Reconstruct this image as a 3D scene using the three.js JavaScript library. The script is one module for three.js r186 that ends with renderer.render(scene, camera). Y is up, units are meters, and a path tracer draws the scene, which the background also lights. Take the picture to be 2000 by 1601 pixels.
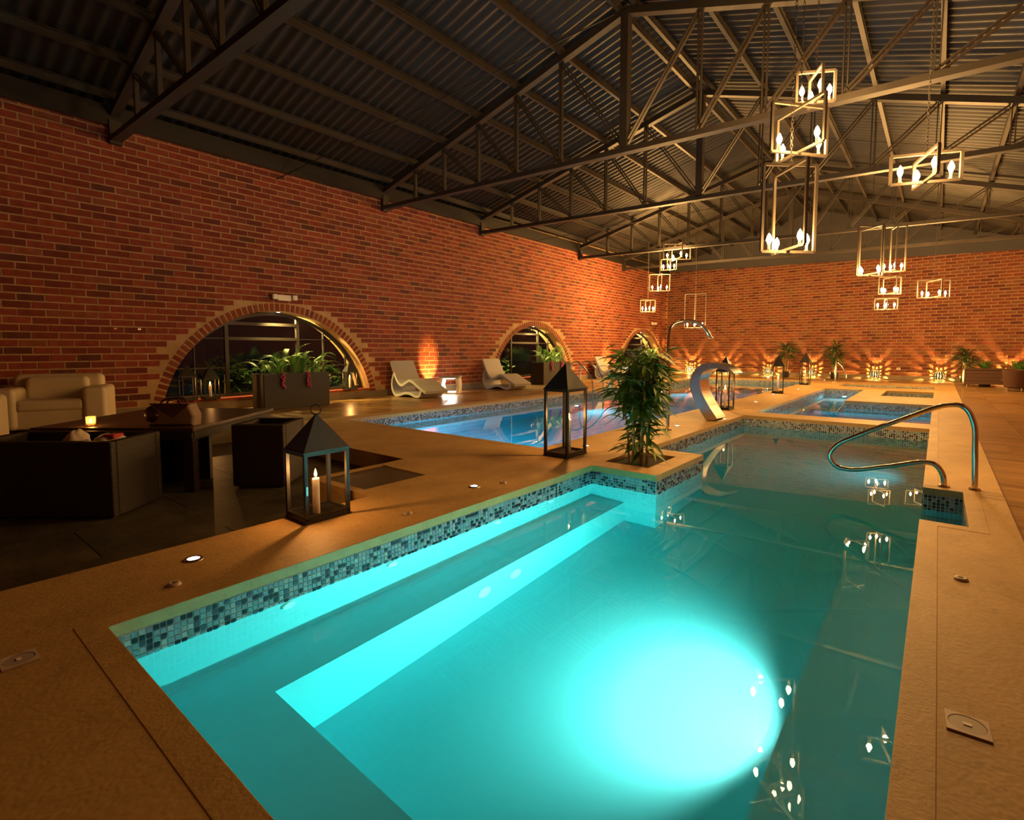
import * as THREE from 'three';
import { mergeGeometries } from 'three/addons/utils/BufferGeometryUtils.js';
import { RoundedBoxGeometry } from 'three/addons/geometries/RoundedBoxGeometry.js';
import { RectAreaLightUniformsLib } from 'three/addons/lights/RectAreaLightUniformsLib.js';
RectAreaLightUniformsLib.init();

// ---------- camera, sky, exposure ----------
const scene = new THREE.Scene();
scene.background = new THREE.Color(0.0012, 0.0014, 0.002);
const F = 1020, CX = 1000, CY = 757, PIT = 4.2 * Math.PI / 180, HC = 0.95, YAW = Math.atan(833 / 1022);
const camera = new THREE.PerspectiveCamera(2 * Math.atan(800.5 / F) * 180 / Math.PI, 2000 / 1601, 0.05, 200);
camera.position.set(0, HC, 0);
camera.rotation.set(-PIT, YAW, 0, 'YXZ');
camera.setViewOffset(2000, 1601, 0, 800.5 - CY, 2000, 1601);
camera.updateMatrixWorld(true);
const renderer = new THREE.WebGLRenderer({ antialias: true });
renderer.toneMapping = THREE.LinearToneMapping;
renderer.toneMappingExposure = 1.0;
renderer.shadowMap.enabled = true;
const WARM = new THREE.Color().setRGB(1, 0.51, 0.14), CANDLE = new THREE.Color().setRGB(1, 0.45, 0.12), AMBER = new THREE.Color().setRGB(1, 0.53, 0.12);
const WHITE = new THREE.Color().setRGB(1, 0.93, 0.82), COOL = new THREE.Color().setRGB(0.8, 0.95, 1), BLUE = new THREE.Color().setRGB(0.45, 0.8, 1);
const BULB_CD = 4.5, POOL_CD = 40;

// pixel (2000x1601 frame) to place: ground level y, plane x, plane z, or distance ahead
const FH = new THREE.Vector3(-Math.sin(YAW), 0, -Math.cos(YAW));
const ray = (u, v) => new THREE.Vector3((u - CX) / F, -(v - CY) / F, -1).applyQuaternion(camera.quaternion);
const G = (u, v, y = 0) => { const d = ray(u, v), t = (y - HC) / d.y; return new THREE.Vector3(d.x * t, y, d.z * t); };
const PX = (u, v, x) => { const d = ray(u, v), t = x / d.x; return new THREE.Vector3(x, HC + d.y * t, d.z * t); };
const PD = (u, v, D) => { const d = ray(u, v), t = D / d.dot(FH); return new THREE.Vector3(d.x * t, HC + d.y * t, d.z * t); };

// ---------- helpers ----------
let seed = 20240611;
const rnd = () => { seed = (seed * 1664525 + 1013904223) >>> 0; return seed / 4294967296; };
const rr = (a, b) => a + (b - a) * rnd();
const V = (x, y, z) => new THREE.Vector3(x, y, z);
const used = {};
function numbered(n) { const k = used[n] = (used[n] ?? -1) + 1; return k ? n + '_' + String(k).padStart(3, '0') : n; }
function thing(name, label, category, pos = [0, 0, 0], turn = 0, group) {
  const o = new THREE.Group(); o.name = numbered(name); scene.add(o); o.position.set(...pos); o.rotation.y = turn;
  o.userData = { label, category }; if (group) o.userData.group = group;
  return o;
}
function structure(name, label) { const o = new THREE.Group(); o.name = name; o.userData = { kind: 'structure', label }; scene.add(o); return o; }
function obj(name, g, m, parent, label) {
  const o = new THREE.Mesh(Array.isArray(g) ? mergeGeometries(g.map((q) => clean(q))) : g, m);
  o.name = name; o.castShadow = o.receiveShadow = true; if (label) o.userData.label = label;
  parent.add(o); return o;
}
function clean(g) { const h = g.index ? g.toNonIndexed() : g.clone(); for (const k of Object.keys(h.attributes)) if (!['position', 'normal', 'uv'].includes(k)) h.deleteAttribute(k); return h; }
const mv = (g, x, y, z) => g.translate(x, y, z);
const box = (w, h, d, x = 0, y = 0, z = 0) => mv(new THREE.BoxGeometry(w, h, d), x, y, z);
const rbox = (w, h, d, r, x = 0, y = 0, z = 0, s = 2) => mv(new RoundedBoxGeometry(w, h, d, s, r), x, y, z);
const cyl = (r1, r2, h, x = 0, y = 0, z = 0, s = 20) => mv(new THREE.CylinderGeometry(r1, r2, h, s), x, y, z);
const ball = (r, x = 0, y = 0, z = 0, a = 16, b = 12) => mv(new THREE.SphereGeometry(r, a, b), x, y, z);
function beam(a, b, w, h) { // box from a to b; h is its size upwards, w across
  const d = b.clone().sub(a), L = d.length(), g = new THREE.BoxGeometry(w, h, L);
  const z = d.normalize(), up = Math.abs(z.y) > 0.98 ? V(0, 0, 1) : V(0, 1, 0), x = new THREE.Vector3().crossVectors(up, z).normalize(), y = new THREE.Vector3().crossVectors(z, x);
  return g.applyMatrix4(new THREE.Matrix4().makeBasis(x, y, z).setPosition(a.clone().add(b).multiplyScalar(0.5)));
}
function rod(a, b, r, s = 8) { const g = new THREE.CylinderGeometry(r, r, a.distanceTo(b), s); const q = new THREE.Quaternion().setFromUnitVectors(V(0, 1, 0), b.clone().sub(a).normalize()); return g.applyQuaternion(q).translate((a.x + b.x) / 2, (a.y + b.y) / 2, (a.z + b.z) / 2); }
const tube = (pts, r, n = 48, s = 10, closed = false) => new THREE.TubeGeometry(new THREE.CatmullRomCurve3(pts, closed, 'centripetal'), n, r, s, closed);
const lathe = (p, s = 24) => new THREE.LatheGeometry(p.map(([x, y]) => new THREE.Vector2(x, y)), s);
function extr(pts, h, holes = [], bevel = 0) { // plan polygon [x,z] to a slab from y=-h to y=0
  const sh = new THREE.Shape(pts.map(([x, z]) => new THREE.Vector2(x, -z)));
  for (const q of holes) sh.holes.push(new THREE.Path(q.map(([x, z]) => new THREE.Vector2(x, -z))));
  const g = new THREE.ExtrudeGeometry(sh, { depth: h - 2 * bevel, bevelEnabled: bevel > 0, bevelSize: bevel, bevelThickness: bevel, bevelOffset: -bevel, bevelSegments: 2, curveSegments: 8 });
  return g.rotateX(-Math.PI / 2).translate(0, -h + bevel, 0);
}
function boxUV(g, s = 1, off = 0) { // uv in metres from positions by the face's direction
  const p = g.attributes.position, n = g.attributes.normal, uv = new Float32Array(p.count * 2);
  for (let i = 0; i < p.count; i++) { const ax = Math.abs(n.getX(i)), ay = Math.abs(n.getY(i)), az = Math.abs(n.getZ(i)); let a, b;
    if (ay >= ax && ay >= az) { a = p.getX(i); b = p.getZ(i); } else if (ax >= az) { a = p.getZ(i); b = p.getY(i); } else { a = p.getX(i); b = p.getY(i); }
    uv[2 * i] = a * s + off; uv[2 * i + 1] = b * s + off * 0.7; }
  g.setAttribute('uv', new THREE.BufferAttribute(uv, 2)); return g;
}
// value noise that tiles
function lattice(n, sd) { let s = sd >>> 0; const a = new Float32Array(n * n); for (let i = 0; i < n * n; i++) { s = (s * 1664525 + 1013904223) >>> 0; a[i] = s / 4294967296; } return (x, y) => { const X = Math.floor(x), Y = Math.floor(y); let fx = x - X, fy = y - Y; fx = fx * fx * (3 - 2 * fx); fy = fy * fy * (3 - 2 * fy); const g = (i, j) => a[((j % n + n) % n) * n + ((i % n + n) % n)]; return (g(X, Y) * (1 - fx) + g(X + 1, Y) * fx) * (1 - fy) + (g(X, Y + 1) * (1 - fx) + g(X + 1, Y + 1) * fx) * fy; }; }
function tex(w, h, fn, srgb = true) {
  const d = new Uint8Array(w * h * 4);
  for (let y = 0; y < h; y++) for (let x = 0; x < w; x++) { const c = fn(x / w, y / h); for (let k = 0; k < 3; k++) d[(y * w + x) * 4 + k] = Math.max(0, Math.min(255, c[k] * 255)); d[(y * w + x) * 4 + 3] = 255; }
  const t = new THREE.DataTexture(d, w, h); t.wrapS = t.wrapT = THREE.RepeatWrapping; t.magFilter = THREE.LinearFilter; t.minFilter = THREE.LinearMipmapLinearFilter; t.generateMipmaps = true; if (srgb) t.colorSpace = THREE.SRGBColorSpace; t.needsUpdate = true; return t;
}
const n4 = lattice(4, 11), n8 = lattice(8, 5), n16 = lattice(16, 77), n64 = lattice(64, 3), n128 = lattice(128, 9), n256 = lattice(256, 21);
const fbm = (u, v) => 0.4 * n8(u * 8, v * 8) + 0.3 * n16(u * 16, v * 16) + 0.2 * n64(u * 64, v * 64) + 0.1 * n128(u * 128, v * 128);
const rep = (t, x, y = x) => { const c = t.clone(); c.repeat.set(x, y); c.needsUpdate = true; return c; };
const tStone = tex(512, 512, (u, v) => { const b = fbm(u, v), s = n256(u * 256, v * 256), p = 0.80 + 0.18 * b + 0.07 * (s - 0.5) + (n64(u * 64 + 3, v * 64) > 0.86 ? -0.05 : 0); return [p, p * 0.985, p * 0.96]; });
const tStoneB = tex(512, 512, (u, v) => { const s = 0.5 * n256(u * 256, v * 256) + 0.3 * n128(u * 128, v * 128) + 0.2 * n16(u * 16, v * 16); return [s, s, s]; }, false);
const tWood = tex(512, 512, (u, v) => { const w = n16(u * 4 + 0.6 * n8(u * 8, v * 8), v * 16), g = 0.5 * n64(u * 8, v * 64) + 0.5 * n128(u * 10, v * 128), p = 0.62 + 0.25 * w + 0.2 * (g - 0.3); return [p, p * 0.95, p * 0.88]; });
const tSlate = tex(512, 512, (u, v) => { const w = n16(u * 6 + n8(u * 8, v * 8), v * 16), g = n128(u * 24, v * 128), p = 0.62 + 0.3 * w * n8(u * 8, v * 8) + 0.14 * g; return [p, p * 0.98, p * 0.92]; });
const tMortar = tex(256, 256, (u, v) => { const p = 0.75 + 0.25 * fbm(u, v); return [p, p * 0.97, p * 0.92]; });
const tBrick = tex(256, 256, (u, v) => { const b = fbm(u, v), sp = n128(u * 128, v * 128), p = 0.72 + 0.28 * b - (sp > 0.85 ? 0.14 : 0); return [p, p * 0.98, p * 0.97]; });
const tWeave = tex(256, 256, (u, v) => { const a = Math.floor(u * 16), b = Math.floor(v * 32), o = (a + b) % 2, fx = (u * 16) % 1, fy = (v * 32) % 1, h = Math.sin(fy * Math.PI) * (o ? Math.sin(fx * Math.PI) * 0.5 + 0.5 : 0.55); return [0.35 + 0.65 * h, 0.35 + 0.62 * h, 0.35 + 0.6 * h]; });
const tWeaveB = tex(256, 256, (u, v) => { const a = Math.floor(u * 16), b = Math.floor(v * 32), o = (a + b) % 2, h = Math.sin(((v * 32) % 1) * Math.PI) * (o ? 1 : 0.5); return [h, h, h]; }, false);
const tRipple = tex(512, 512, (u, v) => { const p = 0.6 * n4(u * 4, v * 4) + 0.3 * n8(u * 8, v * 8) + 0.1 * n16(u * 16, v * 16); return [p, p, p]; }, false);

const lin = (r, g, b) => new THREE.Color().setRGB(r, g, b);
const M = (c, r = 0.6, o = {}) => new THREE.MeshStandardMaterial({ color: c, roughness: r, ...o });
const mat = {
  stone: M(lin(0.57, 0.37, 0.145), 0.62, { map: tStone, bumpMap: tStoneB, bumpScale: 0.0012 }),
  stoneEdge: M(lin(0.57, 0.375, 0.15), 0.6, { map: rep(tStone, 1.3), bumpMap: tStoneB, bumpScale: 0.001 }),
  wood: [0.92, 1, 1.08].map((k) => M(lin(0.46 * k, 0.30 * k, 0.135 * k), 0.3, { map: tWood })),
  slate: [0.94, 1, 1.06].map((k) => M(lin(0.13 * k, 0.115 * k, 0.085 * k), 0.42, { map: tSlate })),
  grout: M(lin(0.16, 0.12, 0.08), 0.9),
  mortar: M(lin(0.57, 0.40, 0.22), 0.95, { map: tMortar }),
  plaster: M(lin(0.26, 0.43, 0.48), 0.55),
  tileGrout: M(lin(0.72, 0.72, 0.68), 0.8),
  steelBlack: M(lin(0.028, 0.024, 0.021), 0.42, { metalness: 0.25 }),
  truss: M(lin(0.045, 0.037, 0.031), 0.5, { metalness: 0.15 }),
  roof: M(lin(0.025, 0.023, 0.021), 0.55, { metalness: 0.2, side: THREE.DoubleSide }),
  gable: M(lin(0.06, 0.057, 0.056), 0.7),
  concrete: M(lin(0.30, 0.25, 0.19), 0.85, { map: tMortar }),
  chrome: M(lin(0.75, 0.74, 0.71), 0.12, { metalness: 1 }),
  brushed: M(lin(0.62, 0.6, 0.56), 0.24, { metalness: 1 }),
  lantern: M(lin(0.022, 0.019, 0.016), 0.45, { metalness: 0.2 }),
  glass: new THREE.MeshPhysicalMaterial({ color: 0xffffff, transmission: 1, thickness: 0, roughness: 0.01, ior: 1.5 }),
  votive: new THREE.MeshPhysicalMaterial({ color: 0xfff2dd, transmission: 0.9, thickness: 0, roughness: 0.1, ior: 1.45 }),
  wax: new THREE.MeshPhysicalMaterial({ color: lin(0.8, 0.74, 0.6), roughness: 0.6, transmission: 0.2, thickness: 0 }),
  wick: M(lin(0.02, 0.02, 0.02), 0.9),
  flame: M(0x000000, 1, { emissive: lin(1, 0.55, 0.13), emissiveIntensity: 22 }),
  bulb: M(0x000000, 1, { emissive: lin(1, 0.72, 0.36), emissiveIntensity: 60 }),
  socket: M(lin(0.55, 0.48, 0.38), 0.5),
  frameSteel: M(lin(0.10, 0.082, 0.065), 0.42, { metalness: 0.3 }),
  led: M(0x000000, 1, { emissive: lin(1, 0.9, 0.75), emissiveIntensity: 14 }),
  ledCool: M(0x000000, 1, { emissive: lin(0.9, 1, 0.95), emissiveIntensity: 12 }),
  white: M(lin(0.78, 0.74, 0.68), 0.45),
  plasticLid: M(lin(0.5, 0.4, 0.34), 0.5),
  cream: M(lin(0.60, 0.5, 0.33), 0.5),
  rattan: M(lin(0.042, 0.026, 0.017), 0.55, { map: tWeave, bumpMap: tWeaveB, bumpScale: 0.003 }),
  tableTop: M(lin(0.05, 0.034, 0.022), 0.35),
  soil: M(lin(0.035, 0.024, 0.015), 0.95, { map: rep(tMortar, 4) }),
  lounger: M(lin(0.36, 0.345, 0.335), 0.5),
  planter: M(lin(0.028, 0.024, 0.019), 0.6),
  rust: M(lin(0.062, 0.027, 0.015), 0.6),
  bag: M(lin(0.2, 0.13, 0.08), 0.6), bagDark: M(lin(0.05, 0.012, 0.012), 0.3),
  cloth: M(lin(0.65, 0.55, 0.45), 0.9), clothRed: M(lin(0.4, 0.05, 0.05), 0.9),
  culm: M(lin(0.30, 0.22, 0.07), 0.5), node: M(lin(0.2, 0.15, 0.06), 0.6),
  flower: M(lin(0.5, 0.06, 0.16), 0.7), stem: M(lin(0.1, 0.14, 0.03), 0.7),
};
const leafMat = (r, g, b) => new THREE.MeshPhysicalMaterial({ color: lin(r, g, b), roughness: 0.5, transmission: 0.25, thickness: 0, side: THREE.DoubleSide });
mat.leaf = [leafMat(0.08, 0.19, 0.025), leafMat(0.12, 0.24, 0.03), leafMat(0.05, 0.13, 0.022), leafMat(0.2, 0.28, 0.035)];
mat.fern = [leafMat(0.09, 0.24, 0.03), leafMat(0.13, 0.30, 0.04), leafMat(0.06, 0.17, 0.025)];
mat.palm = [leafMat(0.03, 0.08, 0.018), leafMat(0.045, 0.11, 0.02)];
const brickTones = [[0.31, 0.052, 0.022], [0.25, 0.038, 0.017], [0.36, 0.07, 0.027], [0.19, 0.028, 0.015], [0.33, 0.088, 0.035], [0.14, 0.032, 0.018]];
mat.bricks = brickTones.map((c) => M(lin(...c), 0.85, { map: tBrick }));
mat.brickAll = M(0xffffff, 0.85, { map: tBrick });
const tileTones = [[0.016, 0.018, 0.032], [0.22, 0.27, 0.33], [0.18, 0.29, 0.32], [0.34, 0.36, 0.39], [0.05, 0.07, 0.11], [0.42, 0.45, 0.46]];
mat.tiles = tileTones.map((c) => M(lin(...c), 0.22));
mat.tileAll = M(0xffffff, 0.22);
function water(r, g, b, dist) { return new THREE.MeshPhysicalMaterial({ color: 0xffffff, transmission: 1, thickness: 1, roughness: 0, ior: 1.33, attenuationColor: lin(r, g, b), attenuationDistance: dist, bumpMap: rep(tRipple, 0.35), bumpScale: 0.0016 }); }
function point(o, c, i, p, rad = 1) { const l = new THREE.PointLight(c, i); l.position.set(p.x, p.y, p.z); l.shadow.radius = rad; l.castShadow = true; l.name = 'lamp'; o.add(l); return l; }
function spot(o, c, i, p, to, angle, pen, rad = 1) { const l = new THREE.SpotLight(c, i, 0, angle, pen); l.position.copy(p); l.target.position.copy(to); l.shadow.radius = rad; l.castShadow = true; l.name = 'lamp'; o.add(l); o.add(l.target); return l; }
function instances(name, g, m, list, parent) { // list: [Matrix4, [r,g,b]]
  const im = new THREE.InstancedMesh(g, m, list.length); im.name = name; im.castShadow = im.receiveShadow = true; im.userData.kind = 'stuff';
  list.forEach(([mx, c], i) => { im.setMatrixAt(i, mx); if (c) im.setColorAt(i, lin(...c)); });
  parent.add(im); return im;
}
const at = (x, y, z, q, s) => new THREE.Matrix4().compose(V(x, y, z), q ?? new THREE.Quaternion(), s ?? V(1, 1, 1));

// ---------- pools and deck ----------
const poolA = [[-2.17, -0.458], [-0.035, -0.458], [-0.035, -3.66], [0.175, -3.66], [0.175, -4.55], [-0.035, -4.55], [-0.035, -7.96], [-2.15, -7.96], [-2.15, -4.70], [-1.61, -4.70], [-1.61, -3.70], [-2.17, -3.70]];
const poolB = [[-6.2, -4.05], [-2.93, -4.05], [-2.93, -18.0], [-6.2, -18.0]];
const poolC = [[-2.12, -8.45], [-0.035, -8.45], [-0.035, -11.4], [-1.31, -11.4], [-1.31, -14.75], [-2.12, -14.75]];
const poolD = [[-0.89, -13.05], [-0.035, -13.05], [-0.035, -14.8], [-0.89, -14.8]];
const poolE = [[-2.0, -15.9], [-0.035, -15.9], [-0.035, -17.4], [-2.0, -17.4]];
const area = (p) => p.reduce((s, [x, z], i) => { const [a, b] = p[(i + 1) % p.length]; return s + x * b - a * z; }, 0) / 2;
function offset(p, d) { // outwards for rectilinear polygons
  const sgn = area(p) > 0 ? 1 : -1;
  return p.map(([x, z], i) => { const a = p[(i + p.length - 1) % p.length], b = p[(i + 1) % p.length]; let ox = 0, oz = 0;
    for (const [s, e] of [[a, [x, z]], [[x, z], b]]) { const dx = Math.sign(+(e[0] - s[0]).toFixed(4)), dz = Math.sign(+(e[1] - s[1]).toFixed(4)); ox += sgn * dz * d; oz += -sgn * dx * d; }
    return [x + ox, z + oz]; });
}
const pools = [poolA, poolB, poolC, poolD, poolE];
const STRIP = 0.075, WATER = -0.149, LOW = -0.155;
const soilHole = [[-2.16, -3.9], [-1.765, -3.9], [-1.765, -4.47], [-2.16, -4.47]];
const deck = structure('pool_deck', 'tan stone pool deck running between the pools');
const deckOut = [[0.37, 2.95], [0.37, -18.35], [-6.5, -18.35], [-6.5, -2.88], [-3.56, -2.88], [-3.56, -2.0], [-2.82, -2.0], [-2.82, 2.95]];
{ // slabs of the deck, cut by the pools
  const holes = [offset(poolA, STRIP), ...[poolB, poolC, poolD, poolE].map((p) => offset(p, STRIP)), [[-3.5, -2.62], [-2.98, -2.62], [-2.98, -2.07], [-3.5, -2.07]], soilHole];
  // the planter's opening joins the hole of pool A's strip, so the planter top is a piece of its own
  const g = extr(deckOut, 0.045, holes); boxUV(g, 0.55); obj('stone_slab', g, mat.stone, deck);
  const base = extr(offset(deckOut, -0.01), 0.4, [...pools.map((p) => offset(p, 0.1))]); base.translate(0, -0.0455, 0); boxUV(base, 0.55); obj('deck_riser', base, mat.stone, deck);
  pools.forEach((p, i) => { const ring = extr(offset(p, STRIP), 0.046, [offset(p, -0.006)], 0.002); ring.translate(0, 0.0015, 0); boxUV(ring, 0.8); obj('coping_edge', ring, mat.stoneEdge, deck); });
  const inset = extr([[-3.495, -2.615], [-2.985, -2.615], [-2.985, -2.075], [-3.495, -2.075]], 0.04); inset.translate(0, -0.006, 0); boxUV(inset, 0.6); obj('dark_tile', inset, mat.slate[0], deck, 'dark slate tile set in the step');
}
{ const s = thing('planter_soil', 'dark soil filling the square planter beside the front pool', 'soil'); const g = extr(offset(soilHole, -0.002), 0.02); g.translate(0, -0.024, 0); boxUV(g, 1); obj('soil_bed', g, mat.soil, s); }

const TP = 0.0222, TG = new RoundedBoxGeometry(TP - 0.0035, TP - 0.0035, 0.006, 1, 0.0012);
const TGp = box(TP - 0.0044, TP - 0.0044, 0.006);
const pickTile = () => { const r = rnd(); return r < 0.27 ? 0 : r < 0.5 ? 1 : r < 0.71 ? 2 : r < 0.88 ? 3 : r < 0.95 ? 4 : 5; };
function basin(name, label, poly, depth, rows, parts = 0) {
  const o = structure(name, label);
  const wallR = extr(offset(poly, 0.12), depth - 0.046, [poly]); wallR.translate(0, -0.046, 0); obj('basin_wall', wallR, mat.plaster, o);
  const fl = extr(offset(poly, 0.12), 0.1); fl.translate(0, -depth, 0); obj('basin_floor', fl, mat.plaster, o);
  const band = extr(poly, rows * TP + 0.004, [offset(poly, -0.003)]); band.translate(0, -0.0465, 0); obj('grout_band', band, mat.tileGrout, o);
  const sgn = area(poly) > 0 ? 1 : -1, list = [], singles = [];
  poly.forEach(([x, z], i) => { const [X, Z] = poly[(i + 1) % poly.length], L = Math.hypot(X - x, Z - z), dx = (X - x) / L, dz = (Z - z) / L, nx = -sgn * dz, nz = sgn * dx; // inward normal
    const q = new THREE.Quaternion().setFromAxisAngle(V(0, 1, 0), Math.atan2(nx, nz)), n = Math.floor(L / TP);
    for (let k = 0; k < n; k++) for (let r = 0; r < rows; r++) { const s = (k + 0.5) * L / n, px = x + dx * s + nx * 0.0045, pz = z + dz * s + nz * 0.0045, py = -0.0475 - (r + 0.5) * TP; const t = pickTile();
      list.push([px, py, pz, q, t]); } });
  if (parts) { const d = (a) => (a[0] + 2.17) * 50 + Math.hypot(a[2]); list.sort((a, b) => d(a) - d(b)); singles.push(...list.splice(0, parts)); }
  for (const [x, y, z, q, t] of singles) { const m = obj('mosaic_tile', TGp, mat.tiles[t], o); m.position.set(x, y, z); m.quaternion.copy(q); }
  instances('mosaic_tiles', TGp, mat.tileAll, list.map(([x, y, z, q, t]) => [at(x, y, z, q), tileTones[t].map((c) => c * rr(0.85, 1.15))]), o);
  return o;
}
const bA = basin('pool_basin_front', 'aqua plastered basin of the front pool with mosaic band', poolA, 0.9, 5, 300);
{ // benches of the front pool
  obj('bench', box(0.3, 0.44, 3.24, -2.02, -0.72, -2.08), mat.plaster, bA);
  obj('bench', box(1.52, 0.44, 0.43, -1.11, -0.72, -0.673), mat.plaster, bA);
  obj('bench', box(0.32, 0.44, 3.05, -0.195, -0.72, -1.985), mat.plaster, bA);
  obj('step', box(0.21, 0.6, 0.89, 0.07, -0.62, -4.105), mat.plaster, bA);
  const jet = [[0.0, 0.006], [0.012, 0.008], [0.014, 0.012], [0.026, 0.012], [0.031, 0.006], [0.032, 0]];
  for (const [u, v] of [[555, 1190], [760, 1108], [968, 1025], [1073, 983]]) { const p = PX(u, v, -2.165); const j = obj('water_jet', lathe(jet).rotateZ(-Math.PI / 2), mat.white, bA, 'round white water jet'); j.position.set(-2.168, -0.205, p.z - 0.02); }
  for (const [z, w] of [[-2.05, 1], [-2.32, 0]]) { const j = obj(w ? 'pool_light_face' : 'suction_grate', lathe([[0, 0.01], [0.04, 0.012], [0.05, 0.006], [0.052, 0]]).rotateZ(-Math.PI / 2), w ? mat.white : mat.tileGrout, bA); j.position.set(-1.868, -0.66, z); }
}
const bB = basin('pool_basin_long', 'blue basin of the long pool beside the loungers', poolB, 1.25, 5);
{ obj('bench', box(0.4, 0.9, 13.9, -6.0, -0.85, -11.0), mat.plaster, bB); }
const bC = basin('pool_basin_spa', 'blue basin of the L shaped spa pool', poolC, 0.95, 5);
{ obj('bench', box(0.3, 0.5, 2.9, -1.97, -0.72, -10.0), mat.plaster, bC); obj('bench', box(1.7, 0.5, 0.3, -0.9, -0.72, -11.2), mat.plaster, bC); }
basin('pool_basin_plunge', 'small rectangular plunge basin in the tan deck', poolD, 0.9, 6);
basin('pool_basin_far', 'far basin in front of the back wall', poolE, 0.9, 6);
function waterBody(poly, depth, m, label) { const g = extr(offset(poly, 0.05), depth + WATER + 0.05); g.translate(0, WATER, 0); boxUV(g, 1); const o = obj('pool_water', g, m, scene); o.name = numbered('pool_water'); o.userData = { label, category: 'water' }; return o; }
const wA = water(0.2, 0.91, 0.92, 1.4), wB = water(0.22, 0.84, 0.95, 1.5);
waterBody(poolA, 0.9, wA, 'teal lit water of the front pool with benches');
waterBody(poolB, 1.25, wB, 'blue water of the long pool beside the loungers');
waterBody(poolC, 0.95, wB, 'blue water of the L shaped spa pool');
waterBody(poolD, 0.9, wB, 'still water of the small rectangular plunge pool');
waterBody(poolE, 0.9, wB, 'water of the far pool below the back wall');
// underwater lamps: flush lamp in the wall with its light just in front
function poolLamp(label, p, n, c, cd, angle, pen, to) {
  const o = thing('underwater_light', label, 'pool light', [p.x, p.y, p.z], Math.atan2(n.x, n.z), 'lamps set under water');
  obj('trim_ring', lathe([[0.045, 0.0], [0.045, 0.012], [0.06, 0.012], [0.066, 0]]).rotateX(Math.PI / 2), mat.white, o);
  obj('lamp_face', lathe([[0, 0.009], [0.045, 0.007], [0.045, 0]]).rotateX(Math.PI / 2), mat.ledCool, o);
  const q = p.clone().addScaledVector(n, 0.03);
  spot(scene, c, cd, q, to ?? q.clone().add(n), angle, pen, 1.6);
}
poolLamp('bright underwater lamp in the bench face of the front pool', V(-0.356, -0.745, -2.13), V(-1, 0, 0), lin(1, 0.82, 0.68), POOL_CD, 1.32, 0.85, V(-1.87, -0.76, -2.2));
poolLamp('underwater lamp in the near end wall of the long pool', V(-4.6, -0.55, -4.056), V(0, 0, -1), BLUE, 34, 1.35, 0.6);
poolLamp('underwater lamp in the lounger side of the long pool', V(-5.796, -0.7, -9.2), V(1, 0, 0), COOL, 16, 1.3, 0.6);
poolLamp('underwater lamp in the lounger side of the long pool by the ladder', V(-5.796, -0.7, -13.5), V(1, 0, 0), COOL, 14, 1.3, 0.6);
poolLamp('underwater lamp in the right wall of the front pool past the step', V(-0.041, -0.5, -6.3), V(-1, 0, 0), COOL, 2, 1.35, 0.7);
poolLamp('underwater lamp in the near wall of the spa pool', V(-1.6, -0.45, -8.456), V(0, 0, -1), COOL, 14, 1.35, 0.6);
poolLamp('underwater lamp in the far wall of the spa pool', V(-1.7, -0.5, -14.744), V(0, 0, 1), COOL, 5, 1.3, 0.6);

// ---------- floors ----------
function tiledFloor(name, label, x0, x1, z0, z1, y, w, l, mats, gap = 0.004) {
  const o = structure(name, label); const g = box(x1 - x0, 0.2, z0 - z1, (x0 + x1) / 2, y - 0.106, (z0 + z1) / 2); obj('screed', g, mat.grout, o);
  const shapes = [0, 1, 2, 3].map((k) => boxUV(box(w - gap, 0.012, l - gap), 0.7, k * 3.37)); let row = 0;
  for (let x = x0; x < x1 - 0.01; x += w, row++) for (let z = z0 + (row % 2 ? l / 2 : 0); z > z1 + 0.01; z -= l) {
    const xa = x, xb = Math.min(x + w, x1), za = Math.min(z, z0), zb = Math.max(z - l, z1); if (za - zb < 0.02) continue;
    const t = obj('floor_tile', shapes[Math.floor(rnd() * 4)], mats[Math.floor(rnd() * mats.length)], o); t.position.set((xa + xb) / 2, y - 0.006, (za + zb) / 2); t.scale.set((xb - xa) / w, 1, (za - zb) / l);
  }
  return o;
}
tiledFloor('floor_left', 'wood look tiles between the long pool and the brick wall', -8.8, -6.5, 3, -21, -0.004, 0.575, 1.2, mat.wood);
tiledFloor('floor_right', 'wood look tiles beside the right coping', 0.372, 2.0, 3, -20.5, -0.028, 0.407, 1.2, mat.wood);
tiledFloor('floor_back', 'wood look tiles below the back wall', -6.5, 0.372, -18.35, -21, -0.012, 0.6, 1.2, mat.wood);
tiledFloor('floor_lounge', 'dark slate tiles of the sunken lounge', -6.5, -2.81, 3, -2.88, LOW, 0.62, 1.24, mat.slate, 0.006);

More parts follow.
